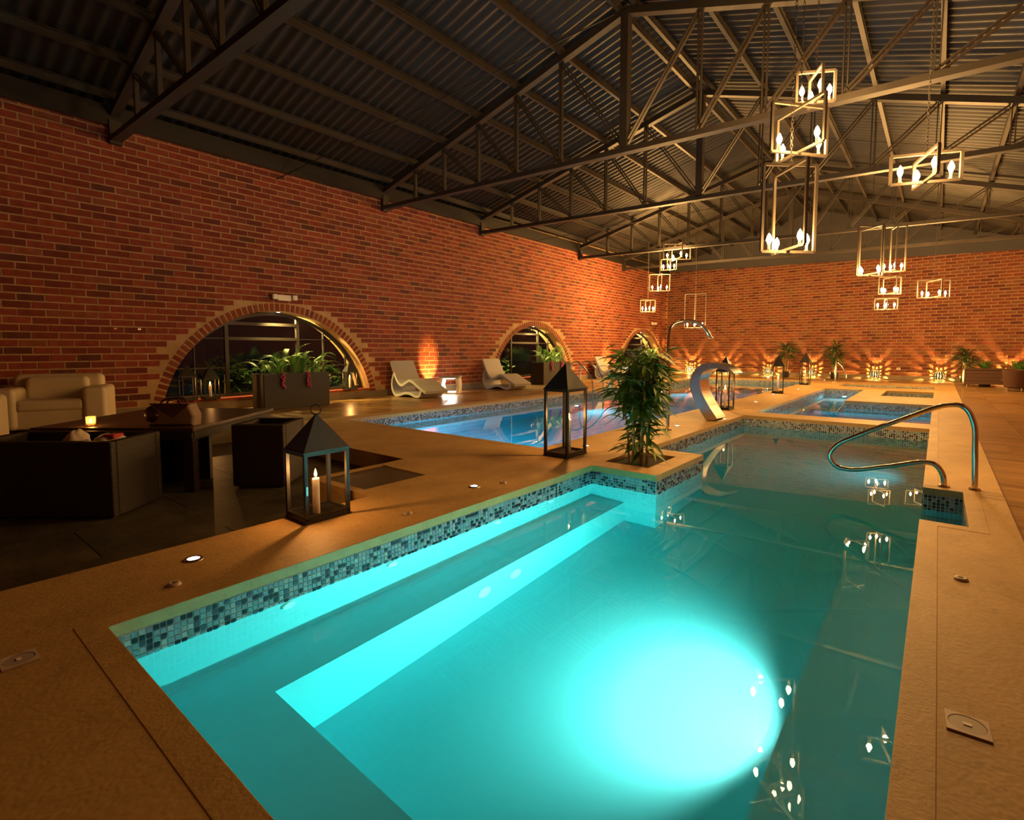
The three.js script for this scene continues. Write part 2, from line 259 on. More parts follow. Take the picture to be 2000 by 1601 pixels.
// ---------- brick walls ----------
const WX = -8.8, CH = 0.0945, BL = 0.268, BG = box(0.05, CH - 0.017, BL - 0.016);
const arches = [-4.49, -11.85, -18.72], AR = 1.84, ACY = -0.24, RING = 0.135, SILL = 0.165, TH = 0.5;
const wl = structure('wall_left', 'long brick wall with three arched windows');
{
  const Zs = 3, Ze = -21, TOP = 4.05;
  // backing of mortar with the arched openings: shape in (-z, y)
  const sh = new THREE.Shape([new THREE.Vector2(-Zs, -0.2), new THREE.Vector2(-Ze, -0.2), new THREE.Vector2(-Ze, TOP + 0.25), new THREE.Vector2(-Zs, TOP + 0.1)]);
  const a0 = Math.asin((SILL - ACY) / AR);
  for (const c of arches) { const h = new THREE.Path(); const n = 40; for (let i = 0; i <= n; i++) { const t = a0 + (Math.PI - 2 * a0) * i / n; const X = -c + (AR + 0.004) * Math.cos(t), Y = ACY + (AR + 0.004) * Math.sin(t); i ? h.lineTo(X, Y) : h.moveTo(X, Y); } h.closePath(); sh.holes.push(h); }
  const g = new THREE.ExtrudeGeometry(sh, { depth: TH, bevelEnabled: false }); // x: -z, y, depth -> towards the room
  g.rotateY(Math.PI / 2).translate(WX - TH, 0, 0); boxUV(g, 0.8); obj('mortar_bed', g, mat.mortar, wl);
  const list = [];
  for (let r = 0; r * CH + 0.13 < TOP; r++) { const y = 0.13 + (r + 0.5) * CH; let z = Zs - (r % 2 ? BL / 2 : 0) - rr(0, 0.04);
    for (; z > Ze; z -= BL) { const zc = z - BL / 2; if (zc < Ze + 0.06) continue;
      let cut = false; for (const c of arches) { const dz = Math.max(0, Math.abs(zc - c) - BL / 2 + 0.01), dy = Math.max(0, Math.abs(y - ACY) - CH / 2 + 0.01); if (Math.hypot(dz, dy) < AR + RING && y > SILL - 0.02) cut = true; }
      if (!cut) list.push([WX - 0.021 + rr(-0.002, 0.003), y + rr(-0.002, 0.002), zc + rr(-0.003, 0.003)]); } }
  const near = list.filter(([x, y, z]) => z < -0.95 && z > -5.2 && y > 0.5).sort((a, b) => Math.hypot(a[2], a[0], a[1]) - Math.hypot(b[2], b[0], b[1])).slice(0, 300), set = new Set(near);
  const tone = () => { const r = rnd(); return r < 0.34 ? 0 : r < 0.56 ? 1 : r < 0.74 ? 2 : r < 0.86 ? 3 : r < 0.95 ? 4 : 5; };
  const turned = () => new THREE.Quaternion().setFromEuler(new THREE.Euler(rr(-0.008, 0.008), rr(-0.012, 0.012), 0));
  const uvB = [0, 1, 2].map((k) => boxUV(BG.clone(), 1.6, 0.31 * k));
  near.forEach(([x, y, z], i) => { const b = obj('brick', uvB[i % 3], mat.bricks[tone()], wl); b.position.set(x, y, z); b.quaternion.copy(turned()); });
  instances('brickwork', boxUV(BG.clone(), 1.6), mat.brickAll, list.filter((q) => !set.has(q)).map(([x, y, z]) => [at(x, y, z, turned()), brickTones[tone()].map((c) => c * rr(0.88, 1.12))]), wl);
  // rings of header bricks, three deep into the reveal
  const VG = boxUV(box(0.152, RING - 0.01, 0.06), 1.6), inner = [];
  for (const c of arches) { const n = 62; for (let i = 0; i < n; i++) { const t = a0 * 0.35 + (Math.PI - a0 * 0.7) * (i + 0.5) / n; const R = AR + RING / 2;
      for (let k = 0; k < 3; k++) { const y = ACY + R * Math.sin(t), z = c - R * Math.cos(t); if (y < 0.02) continue;
        const q = new THREE.Quaternion().setFromAxisAngle(V(1, 0, 0), Math.atan2(-(-Math.cos(t)), Math.sin(t)) * -1); const x = WX - 0.08 + 0.012 - k * 0.163;
        if (k === 0) { const b = obj('arch_brick', VG, mat.bricks[[0, 4, 1, 2][Math.floor(rnd() * 4)]], wl); b.position.set(x, y, z); b.quaternion.copy(q); } else inner.push([at(x, y, z, q), brickTones[[0, 4, 2, 4][Math.floor(rnd() * 4)]].map((v) => v * rr(0.9, 1.15))]); } } }
  instances('arch_brickwork', VG, mat.brickAll, inner, wl);
  const SG = boxUV(box(TH + 0.02, 0.03, BL - 0.012), 1.6); // sill bricks
  for (const c of arches) for (let z = c - 1.72; z < c + 1.75; z += BL) { const s = obj('sill_brick', SG, mat.bricks[2], wl); s.position.set(WX - TH / 2 + 0.016, SILL - 0.004, z); }
}
{ const o = structure('baseboard_left', 'concrete skirting along the brick wall'); obj('skirting', boxUV(box(0.03, 0.125, 24, WX + 0.004, 0.06, -9.02), 1), mat.concrete, o); }
// back wall in its own frame: x along the wall from the left corner, z towards the room
const BW0 = V(-8.8, 0, -21.0), BW1 = V(2.05, 0, -20.1), BWL = BW0.distanceTo(BW1), BWA = -Math.atan2(BW1.z - BW0.z, BW1.x - BW0.x);
const wb = structure('wall_back', 'brick wall closing the far end'); wb.position.copy(BW0); wb.rotation.y = BWA;
const backTop = (s) => 4.13 - 0.042 * s;
{
  const g = box(BWL + 0.6, 6.2, 0.3, BWL / 2, 2.9, -0.16); boxUV(g, 0.8); obj('mortar_bed', g, mat.mortar, wb);
  const bg = box(BL - 0.016, CH - 0.017, 0.05), list = [];
  for (let r = 0; r < 43; r++) for (let x = -0.12 + (r % 2 ? BL / 2 : 0); x < BWL; x += BL) { const y = 0.13 + (r + 0.5) * CH; if (y < backTop(x) + 0.1) list.push([x + BL / 2, y, rr(-0.004, 0.001) - 0.02]); }
  const tone = () => [0, 0, 2, 2, 1, 4, 4, 3][Math.floor(rnd() * 8)], backTones = [[0.25, 0.066, 0.027], [0.2, 0.05, 0.022], [0.29, 0.083, 0.032], [0.15, 0.036, 0.019], [0.27, 0.1, 0.042], [0.12, 0.04, 0.022]], backMats = backTones.map((c) => M(lin(...c), 0.85, { map: tBrick }));
  list.sort((a, b) => b[0] - a[0]); const vis = list.filter((q) => q[0] < BWL - 0.5 && q[1] > 1.2), near = new Set(vis.slice(0, 300)), g0 = boxUV(bg, 1.6);
  for (const [x, y, z] of near) { const b = obj('brick', g0, backMats[tone()], wb); b.position.set(x, y, z); }
  instances('brickwork', g0, mat.brickAll, list.filter((q) => !near.has(q)).map(([x, y, z]) => [at(x, y, z), backTones[tone()].map((c) => c * rr(0.9, 1.12))]), wb);
  obj('skirting', boxUV(box(BWL, 0.13, 0.04, BWL / 2, 0.06, 0.01), 1), mat.concrete, wb);
  const sh = new THREE.Shape([V(-0.2, backTop(0) - 0.02), V(BWL + 0.2, backTop(BWL) - 0.02), V(BWL + 0.2, backTop(BWL) + 2.2), V(-0.2, backTop(0) + 1.9)].map((p) => new THREE.Vector2(p.x, p.y)));
  const gp = new THREE.ExtrudeGeometry(sh, { depth: 0.05, bevelEnabled: false }).translate(0, 0, 0.004); obj('gable_panel', gp, mat.gable, wb);
}
{ const o = structure('wall_right', 'brick coloured wall on the right outside the view'); obj('wall_panel', boxUV(box(0.3, 5.5, 25, 2.2, 2.2, -9), 0.8), M(lin(0.3, 0.12, 0.06), 0.9, { map: tMortar }), o);
  const p = structure('wall_front', 'wall behind the camera'); obj('wall_panel', boxUV(box(11.6, 7, 0.3, -3.3, 3, 3.1), 0.8), M(lin(0.28, 0.11, 0.055), 0.9, { map: tMortar }), p); }

// ---------- roof ----------
const EX0 = -9.35, RX = -3.47, EX1 = 2.4;
const roofY = (x) => x < RX ? 5.56 - 0.262 * (RX - x) : 5.56 - 0.322 * (x - RX);
const chordY = (x) => 3.80 - 0.022 * (x - WX);
const ceil = structure('ceiling', 'dark corrugated metal roof sheets');
{
  const wide = 0.96, per = 0.16, amp = 0.019, n = 6;
  for (const [xa, xb] of [[EX0, RX - 0.01], [RX + 0.01, EX1]]) {
    const nz = Math.round(wide / per) * n, pos = [], uv = [], idx = [], xs = [xa, (xa + xb) / 2, xb];
    for (let i = 0; i <= nz; i++) for (let j = 0; j < 3; j++) { const z = wide / 2 - wide * i / nz; pos.push(xs[j], roofY(xs[j]) + 0.10 + amp * Math.sin(z / per * 2 * Math.PI), z); uv.push(xs[j], z); }
    for (let i = 0; i < nz; i++) for (let j = 0; j < 2; j++) { const a = i * 3 + j; idx.push(a, a + 1, a + 3, a + 1, a + 4, a + 3); }
    const g = new THREE.BufferGeometry(); g.setAttribute('position', new THREE.Float32BufferAttribute(pos, 3)); g.setAttribute('uv', new THREE.Float32BufferAttribute(uv, 2)); g.setIndex(idx); g.computeVertexNormals();
    for (let k = 0; k < 26; k++) { const s = obj('roof_sheet', g, mat.roof, ceil); s.position.z = 3.0 - wide * (k + 0.5); s.position.y = (k % 2) * 0.004; }
  }
  obj('ridge_cap', box(0.5, 0.02, 25, RX, 5.70, -9), mat.roof, ceil);
}
const nodeL = [-7.82, -7.03, -6.2, -5.37, -4.52], nodeR = [-2.46, -1.70, -0.9, -0.14, 0.62, 1.36];
const ord = ['lowest', 'second', 'third', 'fourth', 'fifth', 'sixth', 'seventh', 'eighth'];
[-8.55, ...nodeL, RX - 0.12, RX + 0.12, ...nodeR].forEach((x, i) => {
  const y = roofY(x) + 0.03, side = x < RX ? 'wall side slope' : 'right slope';
  const p = thing('roof_purlin', 'dark steel purlin, ' + (x < RX ? ord[i] + ' up from the brick wall' : ord[13 - i + 0] + ' up from the eaves on the slope opposite the arches'), 'purlin', [x, y, -9], 0, 'purlins on the ' + side);
  obj('web', box(0.008, 0.1, 24, 0, 0, 0), mat.truss, p); obj('flange', [box(0.05, 0.008, 24, 0.021, -0.05, 0), box(0.05, 0.008, 24, 0.021, 0.046, 0)], mat.truss, p);
});
const trussNames = ['nearest the cream armchair', 'above the front arched window', 'between the first two arched windows', 'past the middle arched window', 'before the third arched window'];
[-2.26, -6.70, -9.59, -14.10, -17.0].forEach((z, ti) => {
  const t = thing('roof_truss', 'dark steel roof truss whose wall end sits ' + trussNames[ti], 'truss', [0, 0, z], 0, 'roof trusses');
  const L = V(WX - 0.1, chordY(WX) - 0.02, 0), R = V(2.05, chordY(2.05) - 0.02, 0);
  obj('bottom_chord', beam(L, R, 0.12, 0.07), mat.truss, t);
  const ty = (x) => roofY(x) - 0.075;
  obj('top_chord', beam(V(WX - 0.1, ty(WX - 0.1), 0), V(RX, ty(RX), 0), 0.11, 0.09), mat.truss, t);
  obj('top_chord', beam(V(RX, ty(RX), 0), V(2.05, ty(2.05), 0), 0.11, 0.09), mat.truss, t);
  obj('king_post', box(0.11, ty(RX) - chordY(RX), 0.12, RX, (ty(RX) + chordY(RX)) / 2, 0), mat.truss, t);
  const pair = (a, b) => { const d = b.clone().sub(a).normalize(), s = V(-d.y, d.x, 0).multiplyScalar(0.022), s2 = s.clone().negate(); return [beam(a.clone().add(s), b.clone().add(s), 0.05, 0.014), beam(a.clone().add(s2), b.clone().add(s2), 0.05, 0.014)]; };
  const upright = (a, b) => [box(0.013, b.y - a.y, 0.05, a.x - 0.022, (a.y + b.y) / 2, 0), box(0.013, b.y - a.y, 0.05, a.x + 0.022, (a.y + b.y) / 2, 0)];
  for (const set of [nodeL, [...nodeR].reverse()]) { const all = [...set, RX];
    for (let i = 0; i < set.length; i++) { const x = set[i]; obj('vertical', upright(V(x, chordY(x), 0), V(x, ty(x), 0)), mat.truss, t); const nx = all[i + 1]; obj('diagonal', pair(V(x, ty(x) - 0.03, 0), V(nx, chordY(nx) + 0.03, 0)), mat.truss, t); } }
  obj('bearing', box(0.14, 0.3, 0.14, WX + 0.02, chordY(WX) + 0.06, 0), mat.truss, t);
});
for (const [a, b] of [[PX(540, 350, WX + 0.1), V(-3.6, 5.45, -6.6)], [PX(1045, 470, WX + 0.1), V(-3.6, 5.4, -17)]]) { const t = thing('brace_rod', a.z > -8 ? 'thin black bracing rod under the roof near the first arch' : 'thin black bracing rod under the roof near the middle arch', 'rod'); obj('rod', rod(a, b, 0.009), mat.steelBlack, t); }
{ const o = structure('trim_1', 'dark eaves beam along the top of the brick wall'); obj('eaves_beam', box(0.07, 0.26, 24, WX + 0.036, 4.07, -9), mat.steelBlack, o); }

// ---------- arched windows ----------
arches.forEach((c, wi) => {
  const o = structure('window_' + (wi + 1), ['arched window behind the front fern planter', 'arched window behind the middle fern planter', 'arched window nearest the far corner'][wi]);
  o.position.set(WX - 0.26, 0, c);
  const R = AR - 0.012, top = (z) => ACY + Math.sqrt(Math.max(0, R * R - z * z)), b0 = SILL + 0.012, half = Math.sqrt(R * R - (b0 - ACY) ** 2);
  const arc = []; const a0 = Math.asin((b0 - ACY) / R); for (let i = 0; i <= 48; i++) { const t = a0 + (Math.PI - 2 * a0) * i / 48; arc.push([R * Math.cos(t), ACY + R * Math.sin(t)]); }
  const sh = new THREE.Shape(arc.map(([z, y]) => new THREE.Vector2(z, y))); const inn = arc.map(([z, y]) => { const k = 0.05; const l = Math.hypot(z, y - ACY); return new THREE.Vector2(z - z / l * k, Math.max(b0 + 0.05, y - (y - ACY) / l * k)); }); sh.holes.push(new THREE.Path(inn));
  obj('window_frame', new THREE.ExtrudeGeometry(sh, { depth: 0.06, bevelEnabled: false }).rotateY(Math.PI / 2).translate(-0.03, 0, 0).scale(1, 1, -1).scale(1, 1, -1), mat.steelBlack, o);
  const cols = [-1.72, -1.45, -0.95, -0.44, 0.79, 1.28, 1.72].map((v) => -v); // local z, from the near side on
  const vbar = (z, w) => obj('mullion', box(0.05, top(z) - b0 - 0.02, w, 0, (top(z) + b0) / 2, z), mat.steelBlack, o);
  vbar(0.79, 0.055); vbar(-0.44, 0.055); vbar(1.28, 0.016); vbar(-0.95, 0.016); vbar(-1.42, 0.016);
  obj('transom', box(0.055, 0.05, 1.23, 0, 1.13, 0.175), mat.steelBlack, o); obj('transom', box(0.055, 0.05, 1.23, 0, 1.38, 0.175), mat.steelBlack, o);
  for (const y of [0.65, 1.13]) { const hw = Math.sqrt(R * R - (y - ACY) ** 2); for (const [a, b] of [[-hw, -0.44], [0.79, hw]]) if (b > a + 0.1) obj('muntin', box(0.03, 0.014, b - a, 0, y, (a + b) / 2), mat.steelBlack, o); }
  const pane = (z0, z1, y0, y1) => { const p = [[z0, y0], [z1, y0]]; for (let i = 10; i >= 0; i--) { const z = z0 + (z1 - z0) * i / 10; p.push([z, Math.max(y0 + 0.001, Math.min(y1, top(z)))]); } if (top((z0 + z1) / 2) < y0 + 0.03) return;
    const s = new THREE.Shape(p.map(([z, y]) => new THREE.Vector2(-z, y))); obj('pane', new THREE.ShapeGeometry(s).rotateY(Math.PI / 2), mat.glass, o); };
  const zc = [-half, -1.42, -0.95, -0.44], zd = [0.79, 1.28, half], ys = [b0, 0.65, 1.13, 1.7];
  for (const zs of [zc, zd]) for (let i = 0; i < zs.length - 1; i++) for (let j = 0; j < 3; j++) pane(zs[i], zs[i + 1], ys[j], ys[j + 1]);
  for (const [y0, y1] of [[b0, 1.13], [1.13, 1.38], [1.38, 1.7]]) pane(-0.44, 0.79, y0, y1);
  // downlight under the crown
  const d = thing('arch_downlight', ['small round downlight under the crown of the front arch', 'small round downlight under the crown of the middle arch', 'small round downlight under the crown of the far arch'][wi], 'downlight', [WX - 0.1, AR + ACY - 0.001, c - 0.02], 0, 'downlights of the arched windows');
  obj('trim_ring', cyl(0.035, 0.035, 0.012, 0, -0.004, 0), mat.white, d); obj('lamp_face', cyl(0.026, 0.026, 0.004, 0, -0.011, 0), mat.led, d);
  spot(scene, lin(1, 0.68, 0.2), 15, V(WX - 0.1, AR + ACY - 0.03, c - 0.02), V(WX - 0.14, 0, c - 0.25), 1.25, 0.5, 1);
  const e = thing('arch_outdoor_light', ['outdoor downlight beyond the front arched window', 'outdoor downlight beyond the middle arched window', 'outdoor downlight beyond the far arched window'][wi], 'downlight', [WX - 0.4, AR + ACY - 0.001, c - 0.35], 0, 'downlights of the arched windows');
  obj('lamp_face', cyl(0.026, 0.026, 0.006, 0, -0.006, 0), mat.led, e);
  spot(scene, lin(1, 0.68, 0.2), 40, V(WX - 0.4, AR + ACY - 0.04, c - 0.35), V(WX - 0.42, 0, c - 1.3), 1.2, 0.5, 1);
});
// garden outside
{ const o = structure('garden_ground', 'dark lawn outside the windows'); obj('lawn', box(9, 0.2, 30, WX - TH - 4.5, -0.12, -9), M(lin(0.03, 0.04, 0.015), 0.95), o); }

// ---------- planting ----------
function leafGeo(L, W, droop = 0.25, fold = 0.25) { // flat blade along +z, folded and drooping
  const n = 4, pos = [], idx = []; for (let i = 0; i <= n; i++) { const t = i / n, w = W * Math.sin(Math.PI * Math.min(1, 0.08 + t * 0.95)) ** 0.8 * (i === n ? 0 : 1), y = -droop * L * t * t; pos.push(-w / 2, y + fold * w / 2, L * t, 0, y, L * t, w / 2, y + fold * w / 2, L * t); }
  for (let i = 0; i < n; i++) { const a = i * 3; idx.push(a, a + 3, a + 1, a + 1, a + 3, a + 4, a + 1, a + 4, a + 2, a + 2, a + 4, a + 5); }
  const g = new THREE.BufferGeometry(); g.setAttribute('position', new THREE.Float32BufferAttribute(pos, 3)); g.setIndex(idx); g.computeVertexNormals(); const uv = new Float32Array(pos.length / 3 * 2); g.setAttribute('uv', new THREE.BufferAttribute(uv, 2)); return g;
}
function frondGeo(L, W, n = 16, rise = 0.9) { // arching fern frond along +z, tip drooping
  const parts = [], pt = (t) => V(0, L * (rise * t - 0.62 * t * t * t), L * (0.2 * t + 0.6 * t * t)); const pts = []; for (let i = 0; i <= 8; i++) pts.push(pt(i / 8)); parts.push(clean(tube(pts, 0.003, 8, 4)));
  for (let i = 1; i <= n; i++) { const t = i / n, p = pt(t), d = pt(Math.min(1, t + 0.02)).sub(pt(t - 0.02)).normalize(), w = W * Math.sin(Math.PI * (0.12 + 0.86 * t)) ** 0.7;
    for (const s of [-1, 1]) { const g = leafGeo(w, L / n * 0.85, 0.18, 0.1); const z = V(s, 0.12, 0).addScaledVector(d, 0.35).normalize(), y = new THREE.Vector3().crossVectors(z, d).multiplyScalar(s).normalize(), x = new THREE.Vector3().crossVectors(y, z).normalize(); g.applyMatrix4(new THREE.Matrix4().makeBasis(x, y, z).setPosition(p)); parts.push(clean(g)); } }
  return mergeGeometries(parts);
}
{ // bamboo palm in the deck planter
  const b = thing('bamboo_plant', 'leafy bamboo with tan canes growing from the deck planter', 'plant', [-1.955, -0.0215, -4.13]);
  const leaves = [], shapes = [leafGeo(0.165, 0.036, 0.28), leafGeo(0.14, 0.03, 0.4), leafGeo(0.19, 0.038, 0.2)];
  const canes = 11; for (let k = 0; k < canes; k++) { const a = k * 2.4, r0 = 0.02 + 0.075 * Math.sqrt(k / canes), h = rr(0.62, 0.98), lean = rr(0.03, 0.12);
    const P = (t) => V(Math.cos(a) * (r0 + lean * t * t), h * t, Math.sin(a) * (r0 + lean * t * t)); obj('cane', tube([0, 0.25, 0.5, 0.75, 1].map(P), 0.0085, 16, 8), mat.culm, b);
    const nodes = []; for (let t = 0.08; t < 1; t += 0.085 / h) nodes.push(cyl(0.0102, 0.0102, 0.006, ...P(t).toArray(), 8)); obj('cane_nodes', nodes, mat.node, b);
    for (let t = 0.12; t < 1.02; t += 0.075) { const dense = t > 0.55 ? 2.7 : (t < 0.3 ? 0.5 : 0.7), n = Math.floor(dense + rnd()); for (let j = 0; j < n; j++) { // a short twig with a fan of leaves
        const az = rr(0, 6.283), tl = rr(0.03, 0.13) * (t > 0.5 ? 1.25 : 0.8), base = P(Math.min(1, t)), tip = base.clone().add(V(Math.cos(az) * tl, rr(0.0, 0.06) + 0.03, Math.sin(az) * tl)); const m = 3;
        for (let q = 0; q < m; q++) leaves.push([base.clone().lerp(tip, 0.4 + 0.3 * q), az + (q - 1) * rr(0.35, 0.8), rr(-0.5, 0.55), Math.floor(rnd() * 3), rr(0.75, 1.2)]); } } }
  const M4 = ([p, az, el, k, s]) => at(p.x, p.y, p.z, new THREE.Quaternion().setFromEuler(new THREE.Euler(-el, Math.PI / 2 - az, rr(-0.5, 0.5), 'YXZ')), V(s, s, s));
  leaves.sort((p, q) => (q[0].z + q[0].x * 0.8) - (p[0].z + p[0].x * 0.8));
  leaves.slice(0, 300).forEach((l) => { const o = obj('leaf', shapes[l[3]], mat.leaf[Math.floor(rnd() * 4)], b); M4(l).decompose(o.position, o.quaternion, o.scale); });
  const restG = leaves.slice(300).map((l) => shapes[l[3]].clone().applyMatrix4(M4(l))); const rest = obj('leaves', restG, mat.leaf[0], b); rest.userData.kind = 'stuff';
}
function fernPlanter(label, x, z, w, d, h, turn, n) {
  const o = thing('fern_planter', label, 'planter', [x, 0, z], turn, 'fern planters below the arches');
  obj('planter_box', [box(w, h, 0.025, 0, h / 2, d / 2), box(w, h, 0.025, 0, h / 2, -d / 2), box(0.025, h, d, w / 2, h / 2, 0), box(0.025, h, d, -w / 2, h / 2, 0), box(w, 0.03, d, 0, 0.03, 0)], mat.planter, o);
  obj('soil', box(w - 0.03, 0.02, d - 0.03, 0, h - 0.05, 0), mat.soil, o);
  const shapes = [frondGeo(0.5, 0.062, 20, 1.15), frondGeo(0.42, 0.058, 18, 1.05), frondGeo(0.56, 0.062, 22, 1.2)];
  for (let i = 0; i < n; i++) { const f = obj('fern_frond', shapes[i % 3], mat.fern[Math.floor(rnd() * 3)], o); f.position.set((i / (n - 1) - 0.5) * w * 0.82 + rr(-0.04, 0.04), h - 0.05, rr(-0.3, 0.3) * d); f.rotation.y = rr(0, 6.28); f.rotation.order = 'YXZ'; f.rotation.x = rr(-0.6, 0.3); const s = rr(0.8, 1.1); f.scale.set(s, s, s); }
  for (const fx of [-0.18, 0.12]) { const q = obj('flower_spray', Array.from({ length: 22 }, (_, i) => { const t = i / 22; return ball(0.014 + 0.006 * rnd(), fx * w * 1.3 + rr(-0.035, 0.035), h + 0.02 - 0.26 * t, d / 2 + 0.02 + rr(0, 0.035), 6, 5); }), mat.flower, o, 'hanging spray of pink flowers'); }
  return o;
}
fernPlanter('dark planter box of ferns under the front arched window', -8.33, -4.42, 1.12, 0.36, 0.56, Math.PI / 2, 30);
fernPlanter('dark planter box of ferns under the middle arched window', -8.45, -12.1, 1.3, 0.42, 0.6, Math.PI / 2, 32);
fernPlanter('dark planter box of ferns under the far arched window', -8.4, -18.6, 1.3, 0.42, 0.6, Math.PI / 2, 30);
function palm(label, x, z, h) {
  const o = thing('potted_palm', label, 'palm', [x, 0, z], 0, 'potted palms by the back wall'); obj('pot', lathe([[0, 0], [0.1, 0], [0.13, 0.2], [0.115, 0.2], [0.105, 0.18], [0, 0.18]]), mat.planter, o);
  for (let k = 0; k < 4; k++) { const a = k * 1.6 + 0.3; obj('trunk', tube([V(Math.cos(a) * 0.03, 0.15, Math.sin(a) * 0.03), V(Math.cos(a) * 0.06, h * 0.4, Math.sin(a) * 0.06), V(Math.cos(a) * 0.1, h * 0.72, Math.sin(a) * 0.1)], 0.013, 8, 6), mat.culm, o); }
  const g = leafGeo(0.42, 0.05, 0.5, 0.2), g2 = leafGeo(0.34, 0.045, 0.7, 0.2);
  for (let k = 0; k < 95; k++) { const l = obj('leaf', k % 2 ? g : g2, mat.palm[k % 2], o); const az = rr(0, 6.28), hh = h * rr(0.45, 0.86); l.position.set(Math.cos(az) * rr(0, 0.12), hh, Math.sin(az) * rr(0, 0.12)); l.rotation.order = 'YXZ'; l.rotation.set(rr(-1.1, 0.35), Math.PI / 2 - az, rr(-0.4, 0.4)); }
}
palm('potted palm by the back wall next to the tall lantern', -4.05, -19.9, 1.28); palm('potted palm by the back wall behind the shower rail', -2.62, -19.9, 1.22); palm('potted palm beside the timber planter bench', 0.62, -19.55, 1.05);
// shrubs outside the windows
function shrub(label, x, z, r, n) { const o = thing('garden_shrub', label, 'shrub', [x, 0, z], 0, 'shrubs in the dark garden'); const g = leafGeo(0.16, 0.05, 0.3), parts = []; for (let i = 0; i < n; i++) { const d = V(rr(-1, 1), rr(0, 1.3), rr(-1, 1)).normalize().multiplyScalar(r * rr(0.5, 1)); parts.push(g.clone().applyMatrix4(at(d.x, d.y + 0.1, d.z, new THREE.Quaternion().setFromEuler(new THREE.Euler(rr(-1, 1), rr(0, 6), rr(-1, 1)))))); } const f = obj('foliage', parts, mat.palm[1], o); f.userData.kind = 'stuff'; obj('stem', cyl(0.02, 0.03, 0.5, 0, 0.2, 0, 6), mat.node, o); }
for (const [x, z, r, l] of [[-10.9, -4.4, 0.8, 'dark shrub outside, behind the front fern planter'], [-10.8, -6.4, 0.65, 'dark shrub outside the front arched window beyond the candle lantern'], [-10.9, -12.2, 0.8, 'dark shrub outside the middle arched window'], [-10.8, -19, 0.8, 'dark shrub outside the far arched window']]) shrub(l, x, z, r, 260);

// ---------- lanterns and candles ----------
function candle(label, x, y, z, h, r = 0.02, cd = 0.55) {
  const o = thing('candle', label, 'candle', [x, y, z], 0, 'lit pillar candles');
  const wx = obj('wax', lathe([[0, 0], [r, 0], [r, h - 0.006], [r * 0.86, h], [r * 0.5, h - 0.006], [0, h - 0.01]]), mat.wax, o); obj('wick', cyl(0.0015, 0.0015, 0.016, 0, h, 0, 6), mat.wick, wx);
  obj('flame', lathe([[0, 0], [0.007, 0.008], [0.0085, 0.018], [0.005, 0.034], [0, 0.05]], 12).translate(0, h + 0.006, 0), mat.flame, o);
  point(scene, CANDLE, cd, V(x, y + h + 0.025, z), 0.5);
}
function lantern(label, x, z, wz, hp, hr, turn = 0, y = 0, ch = 0.3, cLabel, ring = true, off = [0, 0]) {
  const o = thing('floor_lantern', label, 'lantern', [x, y, z], turn, 'black metal candle lanterns'); const wx = wz * 0.78, t = wz * 0.07, ax = wx / 2 - t / 2, az = wz / 2 - t / 2;
  obj('base', [box(wx, 0.02, wz, 0, 0.018, 0), box(wx * 1.03, 0.01, wz * 1.03, 0, 0.005, 0)], mat.lantern, o);
  for (const sx of [-1, 1]) for (const sz of [-1, 1]) obj('post', box(t, hp, t, sx * ax, hp / 2 + 0.02, sz * az), mat.lantern, o);
  for (const s of [-1, 1]) { obj('rail', [box(wx - 2 * t, t * 0.8, t * 0.8, 0, hp + 0.008, s * az), box(wx - 2 * t, t * 0.6, t * 0.8, 0, 0.035, s * az)], mat.lantern, o); obj('rail', [box(t * 0.8, t * 0.8, wz - 2 * t, s * ax, hp + 0.008, 0), box(t * 0.8, t * 0.6, wz - 2 * t, s * ax, 0.035, 0)], mat.lantern, o); }
  const cone = new THREE.ConeGeometry(0.52 * Math.SQRT2, hr, 4).rotateY(Math.PI / 4).scale(wx, 1, wz).translate(0, hp + 0.02 + hr / 2, 0).toNonIndexed(); cone.computeVertexNormals(); const rf = obj('roof', cone, mat.lantern, o);
  obj('roof_lip', box(wx * 1.04, 0.012, wz * 1.04, 0, hp + 0.02, 0), mat.lantern, rf);
  if (ring) { obj('ring', new THREE.TorusGeometry(0.028, 0.0035, 8, 24).translate(0, hp + hr + 0.04, 0).rotateY(YAW), mat.lantern, rf); obj('latch', box(0.012, 0.05, 0.012, ax + 0.008, hp * 0.5, az), mat.brushed, o); }
  if (cLabel) candle(cLabel, x + off[0], y + 0.028, z + off[1], ch, 0.02);
  return o;
}
lantern('short black lantern with ring handle on the deck by the rattan seats', -2.715, -1.575, 0.275, 0.37, 0.2, 0, 0, 0.2, 'white candle in the short lantern by the rattan seats', true, [0.03, 0.03]);
lantern('tall black lantern on the deck beside the bamboo', -2.58, -3.93, 0.32, 0.58, 0.23, 0, 0, 0.3, 'tall candle in the lantern beside the bamboo', false, [0.05, 0.02]);
lantern('black lantern standing behind the steel cascade', -2.6, -8.55, 0.27, 0.6, 0.22, 0, 0, 0.3, 'candle in the lantern behind the steel cascade');
lantern('grey lantern at the edge of the spa pool', -2.68, -12.45, 0.28, 0.58, 0.24, 0.2, 0, 0.3, 'candle in the lantern at the spa pool edge');
lantern('black lantern at the far end of the deck', -2.76, -15.9, 0.28, 0.6, 0.26, 0, 0, 0.32, 'candle in the lantern at the far end of the deck');
lantern('small dark lantern on the sill left of the front fern planter', -8.72, -3.3, 0.22, 0.3, 0.18, 0, SILL + 0.02, 0.19, 'candle on the sill left of the front fern planter', false);
lantern('second small lantern on the sill next to the armchair side', -8.74, -3.0, 0.2, 0.34, 0.18, 0, SILL + 0.02, 0.2, null, false);
lantern('small dark lantern on the sill right of the front fern planter', -8.72, -5.78, 0.22, 0.32, 0.2, 0, SILL + 0.02, 0.2, 'candle on the sill right of the front fern planter', false);
